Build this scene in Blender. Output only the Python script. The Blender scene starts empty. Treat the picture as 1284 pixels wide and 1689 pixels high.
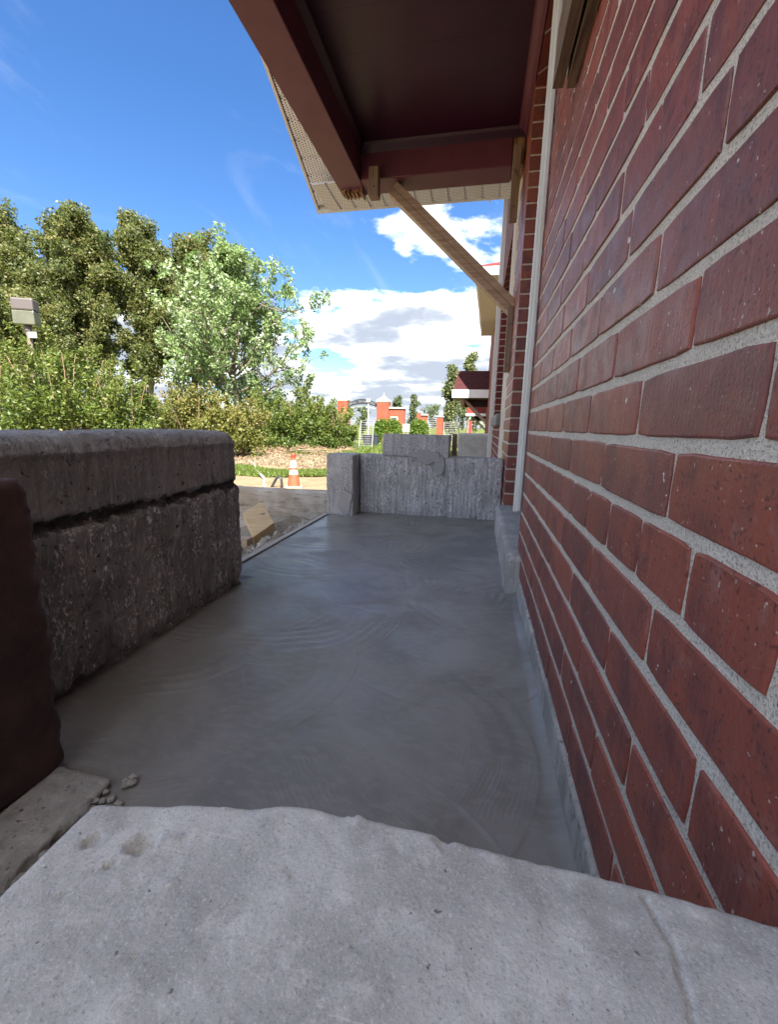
import bpy, bmesh, math, random
import numpy as np
from mathutils import Vector, Matrix, noise

R = math.radians
SC = bpy.context.scene
C = SC.collection
rnd = random.Random(7)

# ------------------------------------------------------------------ camera
F_PX, IW, IH = 704.0, 1284.0, 1689.0
CAM = Vector((-0.2085, 0.0, 0.707))
AX = np.array([0.97891253, 0.06116355, -0.19490838])   # world x in camera (right, down, forward)
AY = np.array([0.20308831, -0.18848451, 0.96084792])
AZ = np.array([0.02203166, -0.98016968, -0.19693145])
cam_data = bpy.data.cameras.new('camera')
cam = bpy.data.objects.new('camera', cam_data)
C.objects.link(cam)
rot = Matrix(((AX[0], -AX[1], -AX[2]), (AY[0], -AY[1], -AY[2]), (AZ[0], -AZ[1], -AZ[2])))
cam.matrix_world = Matrix.Translation(CAM) @ rot.to_4x4()
cam_data.sensor_fit = 'VERTICAL'
cam_data.sensor_height = 24.0
cam_data.lens = F_PX / IH * 24.0
cam_data.clip_start = 0.01
cam_data.clip_end = 3000.0
SC.camera = cam

def at(u, v, y):
    """world point at depth y along the facade that the survey of the photograph gives for a pixel"""
    r = np.array([(u - IW / 2) / F_PX, (v - IH / 2) / F_PX, 1.0])
    w = np.array([r @ AX, r @ AY, r @ AZ])
    w = w * (y / w[1])
    return Vector((w[0] + CAM.x, w[1] + CAM.y, w[2] + CAM.z))

# ------------------------------------------------------------------ light
SUN_EL, SUN_AZ = R(50), R(28)            # azimuth measured from -Y (behind the camera) towards +X
sun_dir = Vector((math.sin(SUN_AZ) * math.cos(SUN_EL), -math.cos(SUN_AZ) * math.cos(SUN_EL), math.sin(SUN_EL)))
sl = bpy.data.lights.new('sun', 'SUN')
sl.energy = 2.0
sl.angle = R(0.53)
sl.color = (1.0, 0.95, 0.87)
so = bpy.data.objects.new('sun', sl)
so.rotation_euler = sun_dir.to_track_quat('Z', 'Y').to_euler()
so.location = (20, -30, 40)
C.objects.link(so)

SC.view_settings.view_transform = 'Standard'
SC.view_settings.look = 'None'
SC.view_settings.exposure = 3.45
SC.view_settings.gamma = 1.0
SC.view_settings.use_curve_mapping = False


class G:
    """tiny node-graph builder"""
    def __init__(s, tree):
        s.t = tree
    def __call__(s, typ, *ins, out=0, **kw):
        n = s.t.nodes.new(typ)
        for k, v in kw.items():
            if k[0] != '_':
                setattr(n, k, v)
        for i, v in enumerate(ins):
            if v is None:
                continue
            s.put(n.inputs[i], v)
        for k, v in kw.items():
            if k[0] == '_':
                s.put(n.inputs[k[1:].replace('_', ' ')], v)
        return n.outputs[out]
    def put(s, sock, v):
        if isinstance(v, bpy.types.NodeSocket):
            s.t.links.new(v, sock)
        elif isinstance(v, (tuple, list)) and len(v) == 3 and sock.type == 'RGBA':
            sock.default_value = (*v, 1)
        else:
            sock.default_value = v
    def math(s, op, a, b=None, c=None, clamp=False):
        return s('ShaderNodeMath', a, b, c, operation=op, use_clamp=clamp)
    def vmath(s, op, a, b=None, out=0):
        return s('ShaderNodeVectorMath', a, b, operation=op, out=out)
    def mix(s, f, a, b, blend='MIX'):
        n = s.t.nodes.new('ShaderNodeMix')
        n.data_type = 'RGBA'
        n.blend_type = blend
        n.clamp_factor = True
        s.put(n.inputs['Factor'], f)
        s.put(n.inputs[6], a)
        s.put(n.inputs[7], b)
        return n.outputs[2]
    def ramp(s, f, stops, interp='LINEAR'):
        n = s.t.nodes.new('ShaderNodeValToRGB')
        n.color_ramp.interpolation = interp
        e = n.color_ramp.elements
        while len(e) < len(stops):
            e.new(0.5)
        for el, (p, c) in zip(e, stops):
            el.position = p
            el.color = (c, c, c, 1) if isinstance(c, (int, float)) else (*c, 1)
        s.put(n.inputs[0], f)
        return n.outputs[0]
    def rng(s, v, a, b, c=0.0, d=1.0, smooth=True):
        n = s.t.nodes.new('ShaderNodeMapRange')
        n.interpolation_type = 'SMOOTHSTEP' if smooth else 'LINEAR'
        n.clamp = True if not smooth else n.clamp
        s.put(n.inputs[0], v)
        for i, x in enumerate((a, b, c, d)):
            s.put(n.inputs[i + 1], x)
        return n.outputs[0]
    def noise(s, vec, scale, detail=4, rough=0.55, dist=0.0, out=0):
        return s('ShaderNodeTexNoise', _Vector=vec, _Scale=scale, _Detail=detail, _Roughness=rough, _Distortion=dist, out=out)
    def mapping(s, vec, loc=(0, 0, 0), rot=(0, 0, 0), scale=(1, 1, 1)):
        return s('ShaderNodeMapping', vec, loc, rot, scale)
    def coord(s, which='Object'):
        n = s.t.nodes.new('ShaderNodeTexCoord')
        return n.outputs[which]
    def bump(s, h, strength=0.4, dist=0.01, normal=None):
        n = s.t.nodes.new('ShaderNodeBump')
        s.put(n.inputs['Strength'], strength)
        s.put(n.inputs['Distance'], dist)
        s.put(n.inputs['Height'], h)
        if normal is not None:
            s.put(n.inputs['Normal'], normal)
        return n.outputs[0]


# ------------------------------------------------------------------ sky
SKY_X, SKY_Y = 12.05, 1.5
world = bpy.data.worlds.new('World')
SC.world = world
world.use_nodes = True
wt = world.node_tree
wt.nodes.clear()
g = G(wt)
sky_node = wt.nodes.new('ShaderNodeTexSky')
sky_node.sky_type = 'NISHITA'
sky_node.sun_disc = False
sky_node.sun_elevation = SUN_EL
sky_node.sun_rotation = math.pi - SUN_AZ
sky_node.air_density = 1.0
sky_node.dust_density = 1.2
sky_node.ozone_density = 2.0
sky_node.altitude = 50
d = g.vmath('NORMALIZE', g.coord('Generated'))
sep = wt.nodes.new('ShaderNodeSeparateXYZ')
wt.links.new(d, sep.inputs[0])
zc = g.math('MAXIMUM', sep.outputs[2], 0.0)
den = g.math('ADD', zc, 0.14)
comb = g('ShaderNodeCombineXYZ', g.math('DIVIDE', sep.outputs[0], den), g.math('DIVIDE', sep.outputs[1], den), g.math('MULTIPLY', zc, 2.0))
pv = g.mapping(comb, loc=(SKY_X, SKY_Y, 0.0))
fine_n = g.noise(pv, 1.15, 10, 0.58, 0.15)
broad_n = g.noise(pv, 0.42, 2, 0.5)
cover = g.math('ADD', g.math('MULTIPLY', fine_n, 0.55), g.math('MULTIPLY', broad_n, 0.45))
thr = g.rng(zc, 0.03, 0.55, 0.395, 0.492, smooth=False)
ex = g.math('SUBTRACT', cover, thr)
dens = g.rng(ex, 0.0, 0.055)
# faint cirrus streaks
ci = g.noise(g.mapping(comb, loc=(1.0, 5.0, 0), rot=(0, 0, 0.5), scale=(1.1, 0.35, 1)), 1.7, 7, 0.62, 0.6)
ci = g.math('MULTIPLY', g.rng(ci, 0.52, 0.80), 0.27)
# thick parts turn grey-blue below, thin rims stay bright
thick = g.rng(ex, 0.0, 0.11, smooth=False)
shade = g.noise(g.mapping(comb, loc=(SKY_X + 0.12, SKY_Y + 0.35, 0.2)), 1.9, 7, 0.6)
gray = g.math('MULTIPLY', thick, g.rng(shade, 0.26, 0.58, smooth=False), clamp=True)
gray = g.math('MULTIPLY', gray, g.rng(zc, 0.08, 0.55, 1.0, 0.6))
hzn = g.rng(zc, 0.02, 0.13, 0.62, 0.0)
gray = g.math('MAXIMUM', gray, hzn)
lit = g.math('POWER', g.math('SUBTRACT', 1.0, gray), 3.6)
cloud_col = g.mix(lit, (1.12, 1.25, 1.48), (9.5, 9.2, 8.7))
hs = g('ShaderNodeHueSaturation', 0.508, 1.30, 0.47, 1.0, sky_node.outputs[0])
col = g.mix(ci, hs, (2.6, 2.7, 2.75))
col = g.mix(g.math('MULTIPLY', dens, 0.97), col, cloud_col)
bg = g('ShaderNodeBackground', col, 0.052)
wo = wt.nodes.new('ShaderNodeOutputWorld')
wt.links.new(bg, wo.inputs[0])


# ------------------------------------------------------------------ materials
MATS = {}
def material(name, fn, **kw):
    m = bpy.data.materials.new(name)
    m.use_nodes = True
    t = m.node_tree
    b = t.nodes['Principled BSDF']
    fn(G(t), b, t, **kw)
    MATS[name] = m
    return m

def setp(g, b, col=None, rough=None, normal=None, spec=None, metal=None):
    if col is not None: g.put(b.inputs['Base Color'], col)
    if rough is not None: g.put(b.inputs['Roughness'], rough)
    if normal is not None: g.put(b.inputs['Normal'], normal)
    if spec is not None: g.put(b.inputs['Specular IOR Level'], spec)
    if metal is not None: g.put(b.inputs['Metallic'], metal)

def m_brick(g, b, t):
    oi = t.nodes.new('ShaderNodeObjectInfo')
    r = oi.outputs['Random']
    loc = oi.outputs['Location']
    v = g.vmath('ADD', g.coord(), g.vmath('MULTIPLY', loc, (7.3, 11.7, 5.1)))
    base = g.ramp(r, [(0.0, (0.235, 0.061, 0.043)), (0.2, (0.300, 0.078, 0.050)), (0.4, (0.185, 0.052, 0.043)), (0.6, (0.265, 0.090, 0.066)),
                      (0.8, (0.335, 0.086, 0.051)), (1.0, (0.165, 0.054, 0.049))])
    big = g.noise(v, 9.0, 4, 0.6, 0.4)
    c = g.mix(g.rng(big, 0.46, 0.64, 0, 0.7), base, (0.125, 0.042, 0.040))
    red = g.noise(g.mapping(v, scale=(1, 1.0, 0.5)), 14, 3, 0.5)
    c = g.mix(g.rng(red, 0.52, 0.66, 0, 0.6), c, (0.30, 0.070, 0.040))
    streak = g.noise(g.mapping(v, scale=(60, 60, 5)), 3.0, 4, 0.6)
    c = g.mix(g.rng(streak, 0.48, 0.70, 0, 0.22), c, (0.31, 0.13, 0.10))
    haze = g.noise(v, 22, 5, 0.65)
    c = g.mix(g.rng(haze, 0.56, 0.74, 0, 0.38), c, (0.34, 0.21, 0.185))
    sp = g.noise(v, 150, 2, 0.5)
    c = g.mix(g.rng(sp, 0.705, 0.74, 0, 0.75), c, (0.55, 0.50, 0.46))
    sp2 = g.noise(v, 52, 2, 0.4)
    c = g.mix(g.rng(sp2, 0.745, 0.765, 0, 0.9), c, (0.62, 0.60, 0.57))
    dk = g.noise(v, 210, 2, 0.5)
    c = g.mix(g.rng(dk, 0.60, 0.68, 0, 0.6), c, (0.03, 0.014, 0.014))
    h = g.math('ADD', g.math('MULTIPLY', g.noise(v, 220, 3, 0.6), 0.6), g.math('MULTIPLY', streak, 0.5))
    h = g.math('ADD', h, g.math('MULTIPLY', g.rng(sp2, 0.745, 0.77), 1.0))
    setp(g, b, c, g.rng(haze, 0.3, 0.8, 0.40, 0.62), g.bump(h, 0.7, 0.0018), 0.5)
material('brick_glaze', m_brick)

def m_mortar(g, b, t):
    v = g.coord()
    a = g.noise(v, 300, 3, 0.75)
    bb = g.noise(v, 18, 4, 0.6)
    c = g.mix(g.rng(bb, 0.3, 0.7), (0.66, 0.60, 0.50), (0.76, 0.70, 0.60))
    c = g.mix(g.rng(a, 0.54, 0.63, 0, 0.75), c, (0.24, 0.225, 0.20))
    c = g.mix(g.rng(a, 0.36, 0.46, 0.8, 0), c, (0.84, 0.80, 0.73))
    setp(g, b, c, 0.9, g.bump(a, 1.0, 0.004), 0.2)
material('mortar_sand', m_mortar)

def m_rough(g, b, t, base=(0.23, 0.23, 0.235), light=(0.62, 0.63, 0.66), dark=(0.07, 0.07, 0.072), fleck=0.60, vert=0.3, bstr=1.0, joint=None):
    v = g.coord()
    vs = g.mapping(v, scale=(1, 1, vert))
    big = g.noise(v, 5.0, 5, 0.6)
    col = g.mix(g.rng(big, 0.36, 0.64), base, tuple(x * 0.70 for x in base))
    st = g.noise(g.mapping(v, scale=(1, 1, 0.07)), 42, 4, 0.6, 0.3)
    col = g.mix(g.rng(st, 0.5, 0.68, 0, 0.6), col, tuple(x * 0.5 for x in base))
    col = g.mix(g.rng(st, 0.32, 0.46, 0.4, 0), col, tuple(min(1, x * 1.4) for x in base))
    fl = g.noise(vs, 120, 6, 0.72, 0.3)
    area = g.noise(g.mapping(v, scale=(1, 1, 0.22)), 17, 3, 0.55)
    am = g.rng(area, 0.40, 0.60)
    sp = t.nodes.new('ShaderNodeSeparateXYZ')
    t.links.new(v, sp.inputs[0])
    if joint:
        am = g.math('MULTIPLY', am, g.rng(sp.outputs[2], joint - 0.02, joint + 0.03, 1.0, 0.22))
    f = g.math('MULTIPLY', g.rng(fl, fleck, fleck + 0.05), am)
    col = g.mix(f, col, light)  # pale flecks; on the dark wall they paint in wet glints along the ridges
    pit = g.noise(v, 60, 4, 0.6)
    col = g.mix(g.rng(pit, 0.62, 0.70, 0, 0.9), col, dark)
    h = g.math('ADD', g.math('MULTIPLY', fl, 1.3), g.math('MULTIPLY', st, 0.9))
    h = g.math('SUBTRACT', h, g.math('MULTIPLY', g.rng(pit, 0.6, 0.72), 0.8))
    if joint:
        # dark aggregate in the cold joint, painted darker to stand in for groove shadow
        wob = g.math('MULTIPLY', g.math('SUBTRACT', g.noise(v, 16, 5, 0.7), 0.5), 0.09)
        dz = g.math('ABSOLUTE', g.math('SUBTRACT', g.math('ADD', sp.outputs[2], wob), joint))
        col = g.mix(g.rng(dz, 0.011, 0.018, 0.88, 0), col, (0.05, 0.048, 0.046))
    setp(g, b, col, 0.64, g.bump(h, bstr, 0.014), 0.5)
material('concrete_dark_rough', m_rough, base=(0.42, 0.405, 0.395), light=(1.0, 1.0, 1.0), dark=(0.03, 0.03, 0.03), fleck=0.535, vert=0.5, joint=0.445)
material('concrete_grey_rough', m_rough, base=(0.66, 0.65, 0.64), light=(0.96, 0.96, 0.96), dark=(0.09, 0.09, 0.1), fleck=0.515, vert=0.35)
material('concrete_scratched', m_rough, base=(0.66, 0.65, 0.64), light=(0.92, 0.91, 0.90), dark=(0.09, 0.09, 0.1), fleck=0.52, vert=0.9)

def m_patch(g, b, t):
    v = g.coord()
    n = g.noise(v, 14, 4, 0.6)
    setp(g, b, g.mix(n, (0.30, 0.29, 0.275), (0.42, 0.41, 0.39)), 0.7, g.bump(g.noise(v, 120, 3), 0.3, 0.003))
material('cement_patch', m_patch)

def m_ledge(g, b, t):
    v = g.coord()
    n = g.noise(v, 11, 6, 0.66, 0.3)
    fine = g.noise(v, 340, 4, 0.72)
    col = g.mix(g.rng(n, 0.36, 0.62), (0.37, 0.366, 0.355), (0.55, 0.542, 0.525))
    col = g.mix(g.rng(fine, 0.36, 0.62, 0, 0.55), col, (0.48, 0.465, 0.44))
    veil = g.noise(v, 42, 6, 0.72)
    col = g.mix(g.rng(veil, 0.50, 0.66, 0, 0.4), col, (0.74, 0.72, 0.69))
    col = g.mix(g.rng(veil, 0.34, 0.46, 0.45, 0), col, (0.36, 0.35, 0.33))
    blot = g.noise(g.mapping(v, rot=(0, 0, 0.8), scale=(1, 0.5, 1)), 16, 4, 0.6)
    col = g.mix(g.rng(blot, 0.50, 0.64, 0, 0.5), col, (0.30, 0.296, 0.287))
    pit = g.noise(v, 95, 2, 0.4)
    pm = g.rng(pit, 0.80, 0.84)
    col = g.mix(pm, col, (0.16, 0.155, 0.15))
    scr = g.noise(g.mapping(v, rot=(0, 0, 0.6), scale=(0.08, 2.4, 1)), 70, 2, 0.5)
    col = g.mix(g.rng(scr, 0.73, 0.75, 0, 0.4), col, (0.74, 0.72, 0.69))
    lump = g.noise(v, 85, 3, 0.55)
    grit = g.noise(v, 520, 3, 0.7)
    col = g.mix(g.rng(grit, 0.57, 0.66, 0, 0.6), col, (0.24, 0.235, 0.225))
    col = g.mix(g.rng(grit, 0.34, 0.43, 0.5, 0), col, (0.72, 0.71, 0.69))
    pore = g.noise(v, 210, 2, 0.4)
    pk = g.rng(pore, 0.755, 0.785)
    col = g.mix(pk, col, (0.20, 0.196, 0.19))
    h = g.math('ADD', g.math('MULTIPLY', fine, 0.6), g.math('MULTIPLY', veil, 1.0))
    h = g.math('ADD', h, g.math('MULTIPLY', lump, 0.5))
    h = g.math('SUBTRACT', h, g.math('MULTIPLY', g.math('MAXIMUM', pm, pk), 1.2))
    h = g.math('ADD', h, g.math('MULTIPLY', grit, 0.4))
    setp(g, b, col, 0.75, g.bump(h, 0.6, 0.0016), 0.3)
material('concrete_ledge_grey', m_ledge)

def m_slab(g, b, t):
    v = g.coord()
    grain = g.noise(v, 420, 3, 0.6)
    swirl = g.noise(g.mapping(v, rot=(0, 0, 0.5), scale=(1, 2.2, 1)), 26, 5, 0.6, 0.5)
    big = g.noise(v, 3.2, 5, 0.6, 0.5)
    col = g.mix(g.rng(big, 0.36, 0.64), (0.190, 0.184, 0.170), (0.250, 0.243, 0.228))
    col = g.mix(g.rng(swirl, 0.46, 0.66, 0, 0.4), col, (0.285, 0.278, 0.262))
    col = g.mix(g.rng(grain, 0.56, 0.70, 0, 0.35), col, (0.11, 0.105, 0.095))
    pit = g.noise(v, 30, 1, 0.4)
    col = g.mix(g.rng(pit, 0.815, 0.825), col, (0.03, 0.03, 0.03))
    wet = g.noise(g.mapping(v, scale=(1, 1.3, 1)), 4.2, 5, 0.6, 0.6)
    rough = g.rng(wet, 0.40, 0.62, 0.28, 0.50)
    setp(g, b, col, rough, g.bump(grain, 0.35, 0.0014), 0.5)
material('concrete_wet', m_slab)

def m_simple(g, b, t, col=(0.5, 0.5, 0.5), col2=None, rough=0.6, scale=12, bump=0.0, bscale=80, spec=0.5, metal=0.0):
    v = g.coord()
    c = col
    if col2 is not None:
        c = g.mix(g.rng(g.noise(v, scale, 5, 0.6), 0.3, 0.7), col, col2)
    nrm = g.bump(g.noise(v, bscale, 4, 0.6), bump, 0.004) if bump else None
    setp(g, b, c, rough, nrm, spec, metal)

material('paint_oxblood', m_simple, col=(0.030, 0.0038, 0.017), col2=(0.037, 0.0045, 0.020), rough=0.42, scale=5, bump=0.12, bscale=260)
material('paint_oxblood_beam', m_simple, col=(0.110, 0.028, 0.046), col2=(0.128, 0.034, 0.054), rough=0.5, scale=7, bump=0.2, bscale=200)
material('paint_brown_concrete', m_simple, col=(0.034, 0.017, 0.016), col2=(0.072, 0.034, 0.030), rough=0.75, scale=9, bump=1.0, bscale=45)
material('pvc_white', m_simple, col=(0.66, 0.68, 0.66), col2=(0.58, 0.58, 0.52), rough=0.4, scale=3)
material('fascia_white', m_simple, col=(0.72, 0.72, 0.70), col2=(0.66, 0.66, 0.63), rough=0.45, scale=4)
material('downspout_white', m_simple, col=(0.6, 0.6, 0.58), rough=0.35)
material('foundation', m_rough, base=(0.54, 0.525, 0.49), light=(0.72, 0.71, 0.68), dark=(0.10, 0.10, 0.10), fleck=0.60, vert=1.0, bstr=0.6)
material('sill_stone', m_rough, base=(0.28, 0.27, 0.25), light=(0.45, 0.44, 0.42), dark=(0.12, 0.12, 0.12), fleck=0.6, vert=1.0, bstr=0.7)
material('glass_dark', m_simple, col=(0.02, 0.025, 0.03), rough=0.08, spec=0.8)
material('frame_dark', m_simple, col=(0.045, 0.05, 0.06), rough=0.4)
material('soffit_beige', m_simple, col=(0.50, 0.48, 0.40), col2=(0.45, 0.43, 0.36), rough=0.5)
material('concrete_pale', m_simple, col=(0.36, 0.36, 0.34), col2=(0.28, 0.28, 0.265), rough=0.85, scale=7, bump=0.4)
material('cone_orange', m_simple, col=(0.42, 0.065, 0.026), col2=(0.36, 0.085, 0.042), rough=0.5, scale=9)
material('cone_red', m_simple, col=(0.46, 0.035, 0.018), rough=0.45)
material('cone_white', m_simple, col=(0.48, 0.46, 0.43), col2=(0.34, 0.31, 0.28), rough=0.5, scale=22)
material('cone_base', m_simple, col=(0.38, 0.30, 0.21), col2=(0.30, 0.21, 0.14), rough=0.8, scale=15)
material('pipe_black', m_simple, col=(0.03, 0.032, 0.036), rough=0.25)
material('hose_white', m_simple, col=(0.45, 0.44, 0.41), rough=0.5)
material('metal_dark', m_simple, col=(0.030, 0.034, 0.045), rough=0.45)
material('metal_grey', m_simple, col=(0.38, 0.38, 0.38), rough=0.5, metal=0.3)
material('letter_white', m_simple, col=(0.22, 0.22, 0.22), rough=0.5)
material('lamp_taupe', m_simple, col=(0.085, 0.072, 0.068), rough=0.5)
material('lamp_lens', m_simple, col=(0.115, 0.12, 0.085), col2=(0.09, 0.095, 0.065), rough=0.25, scale=3)
material('pole_brown', m_simple, col=(0.16, 0.125, 0.10), rough=0.6)
material('cap_stone', m_simple, col=(0.40, 0.37, 0.33), rough=0.8)
material('booth_red', m_simple, col=(0.40, 0.032, 0.038), rough=0.5)
material('booth_green', m_simple, col=(0.05, 0.23, 0.095), rough=0.5)
material('board_grey', m_simple, col=(0.33, 0.33, 0.285), col2=(0.25, 0.26, 0.23), rough=0.6, scale=5)
material('bark', m_simple, col=(0.10, 0.075, 0.055), col2=(0.20, 0.16, 0.12), rough=0.9, scale=6, bump=0.8, bscale=9)
material('twig', m_simple, col=(0.20, 0.125, 0.075), col2=(0.32, 0.22, 0.14), rough=0.9)
material('twig_grey', m_simple, col=(0.40, 0.37, 0.33), rough=0.9)
material('stone_bits', m_simple, col=(0.26, 0.25, 0.23), col2=(0.40, 0.38, 0.34), rough=0.9, scale=20, bump=0.6)

def m_wood(g, b, t, col=(0.44, 0.33, 0.245), dark=(0.31, 0.22, 0.155), axis=1, rough=0.65, knots=True):
    v = g.coord()
    sc = [26, 26, 26]
    sc[axis] = 1.3
    n = g.noise(g.mapping(v, scale=tuple(sc)), 2.2, 5, 0.6, 0.6)
    c = g.mix(g.rng(n, 0.35, 0.68), col, dark)
    fine = g.noise(g.mapping(v, scale=tuple(4 * s for s in sc)), 3, 3, 0.6)
    c = g.mix(g.rng(fine, 0.55, 0.75, 0, 0.4), c, dark)
    if knots:
        k = g.noise(v, 11, 1, 0.4)
        c = g.mix(g.rng(k, 0.70, 0.76, 0, 0.8), c, tuple(x * 0.35 for x in dark))
    setp(g, b, c, rough, g.bump(g.math('ADD', n, g.math('MULTIPLY', fine, 0.5)), 0.3, 0.003), 0.3)
material('lumber', m_wood, axis=0)
material('lumber_post', m_wood, col=(0.27, 0.195, 0.14), dark=(0.18, 0.122, 0.085), axis=2)
material('lumber_raw_end', m_wood, col=(0.40, 0.25, 0.13), dark=(0.16, 0.08, 0.04), axis=2)
material('old_timber', m_wood, col=(0.22, 0.155, 0.10), dark=(0.08, 0.055, 0.04), axis=1)
material('plywood', m_wood, col=(0.50, 0.37, 0.205), dark=(0.40, 0.285, 0.15), axis=0)
material('form_grey', m_wood, col=(0.44, 0.42, 0.38), dark=(0.32, 0.30, 0.27), axis=1, knots=False)

def m_footing(g, b, t):
    v = g.coord()
    st = g.noise(g.mapping(v, scale=(1.2, 1.2, 9)), 4, 5, 0.65, 0.5)
    bl = g.noise(v, 5, 5, 0.6)
    c = g.mix(g.rng(bl, 0.36, 0.62), (0.50, 0.465, 0.41), (0.36, 0.31, 0.245))
    c = g.mix(g.rng(st, 0.52, 0.68, 0, 0.7), c, (0.15, 0.115, 0.08))
    c = g.mix(g.rng(st, 0.34, 0.45, 0.5, 0), c, (0.46, 0.44, 0.40))
    setp(g, b, c, 0.9, g.bump(g.noise(v, 60, 4, 0.6), 0.6, 0.006), 0.2)
def m_soffit(g, b, t):
    # vinyl panel with rows of punched vents
    uv = g.coord()
    s = t.nodes.new('ShaderNodeSeparateXYZ')
    t.links.new(uv, s.inputs[0])
    u = g.math('MULTIPLY', s.outputs[0], 62)
    w = g.math('MULTIPLY', s.outputs[1], 40)
    off = g.math('MULTIPLY', g.math('FLOOR', w), 0.5)
    fu = g.math('SUBTRACT', g.math('FRACT', g.math('ADD', u, off)), 0.5)
    fw = g.math('SUBTRACT', g.math('FRACT', w), 0.5)
    rr = g.math('SQRT', g.math('ADD', g.math('MULTIPLY', fu, fu), g.math('MULTIPLY', fw, fw)))
    hole = g.rng(rr, 0.20, 0.27, 1, 0)
    setp(g, b, g.mix(hole, (0.72, 0.74, 0.76), (0.05, 0.05, 0.05)), 0.5, g.bump(g.math('SUBTRACT', 1.0, hole), 0.6, 0.002))
material('soffit_vented', m_soffit)
material('footing_stained', m_footing)

def m_shingle(g, b, t, col=(0.080, 0.026, 0.026), col2=(0.045, 0.018, 0.019)):
    v = g.coord()
    n = g.noise(v, 22, 4, 0.6)
    c = g.mix(g.rng(n, 0.3, 0.7), col, col2)
    setp(g, b, c, 0.95, g.bump(g.noise(v, 90, 3), 0.5, 0.01), 0.1)
material('shingle_red_shaded', m_shingle)  # darker copy, with the nearer porch roof's shade put into the colour
material('shingle_red_sunlit', m_shingle, col=(0.19, 0.036, 0.030), col2=(0.13, 0.026, 0.023))  # brighter copy of the same shingle, sunlight put into the colour

def m_farbrick(g, b, t, c1=(0.27, 0.055, 0.024), c2=(0.22, 0.044, 0.021), mort=(0.27, 0.17, 0.13), sx=1.0):
    geo = t.nodes.new('ShaderNodeNewGeometry')
    p = t.nodes.new('ShaderNodeSeparateXYZ')
    t.links.new(geo.outputs['Position'], p.inputs[0])
    hv = g('ShaderNodeCombineXYZ', g.math('ADD', p.outputs[0], p.outputs[1]), g.math('SUBTRACT', p.outputs[2], 0.0709), 0.0)
    n = g('ShaderNodeTexBrick', hv, c1, c2, mort, 1.0, _Mortar_Size=0.007, _Brick_Width=0.267, _Row_Height=0.089)
    big = g.noise(geo.outputs['Position'], 1.5, 3, 0.6)
    c = g.mix(g.rng(big, 0.3, 0.7, 0, 0.3), n, tuple(x * 0.7 for x in c1))
    setp(g, b, c, 0.8, None, 0.2)
material('brick_far', m_farbrick)
material('brick_far_house', m_farbrick, c1=(0.16, 0.035, 0.026), c2=(0.11, 0.026, 0.024), mort=(0.42, 0.40, 0.36))
material('brick_neighbour', m_farbrick, c1=(0.27, 0.06, 0.03), c2=(0.22, 0.048, 0.026), mort=(0.30, 0.23, 0.18))

def m_leaf(g, b, t, cols=((0.05, 0.10, 0.02), (0.09, 0.15, 0.03), (0.13, 0.19, 0.05)), trans=0.35, rough=0.5, pale=None):
    a = t.nodes.new('ShaderNodeAttribute')
    a.attribute_name = 'leaf_tone'
    f = a.outputs['Fac']
    stops = [(i / (len(cols) - 1) * (0.60 if pale else 1.0), c) for i, c in enumerate(cols)]
    if pale:
        stops.append((0.80, pale))
    c = g.ramp(f, stops)
    setp(g, b, c, rough, None, 0.4)
    tr = g('ShaderNodeBsdfTranslucent', g.mix(0.5, c, (0.16, 0.24, 0.03)))
    mx = g('ShaderNodeMixShader', trans, b.outputs[0], tr)
    out = [n for n in t.nodes if n.type == 'OUTPUT_MATERIAL'][0]
    t.links.new(mx, out.inputs[0])
material('leaf_poplar', m_leaf, cols=((0.047, 0.070, 0.031), (0.099, 0.117, 0.039), (0.165, 0.165, 0.055), (0.223, 0.192, 0.072)), trans=0.45)
material('leaf_maple', m_leaf, cols=((0.092, 0.159, 0.051), (0.172, 0.265, 0.087), (0.259, 0.343, 0.135)), pale=(0.42, 0.49, 0.34), trans=0.42, rough=0.4)
material('leaf_bush', m_leaf, cols=((0.031, 0.057, 0.011), (0.072, 0.112, 0.020), (0.136, 0.174, 0.031), (0.193, 0.193, 0.048)), trans=0.38)
material('leaf_bush_yellow', m_leaf, cols=((0.068, 0.087, 0.017), (0.125, 0.136, 0.028), (0.193, 0.184, 0.044), (0.232, 0.164, 0.068)), trans=0.38)
material('leaf_hedge', m_leaf, cols=((0.042, 0.084, 0.010), (0.092, 0.160, 0.017), (0.143, 0.218, 0.025)), trans=0.35)
material('leaf_far', m_leaf, cols=((0.067, 0.094, 0.043), (0.110, 0.144, 0.067), (0.165, 0.187, 0.094)), trans=0.3)
material('leaf_conifer', m_leaf, cols=((0.063, 0.086, 0.035), (0.126, 0.143, 0.057), (0.194, 0.206, 0.086)), trans=0.25)
material('grass_blade', m_leaf, cols=((0.065, 0.105, 0.014), (0.11, 0.17, 0.024), (0.17, 0.20, 0.045)), trans=0.35)
material('straw', m_leaf, cols=((0.20, 0.145, 0.09), (0.27, 0.205, 0.13), (0.35, 0.275, 0.185)), trans=0.15)

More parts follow.
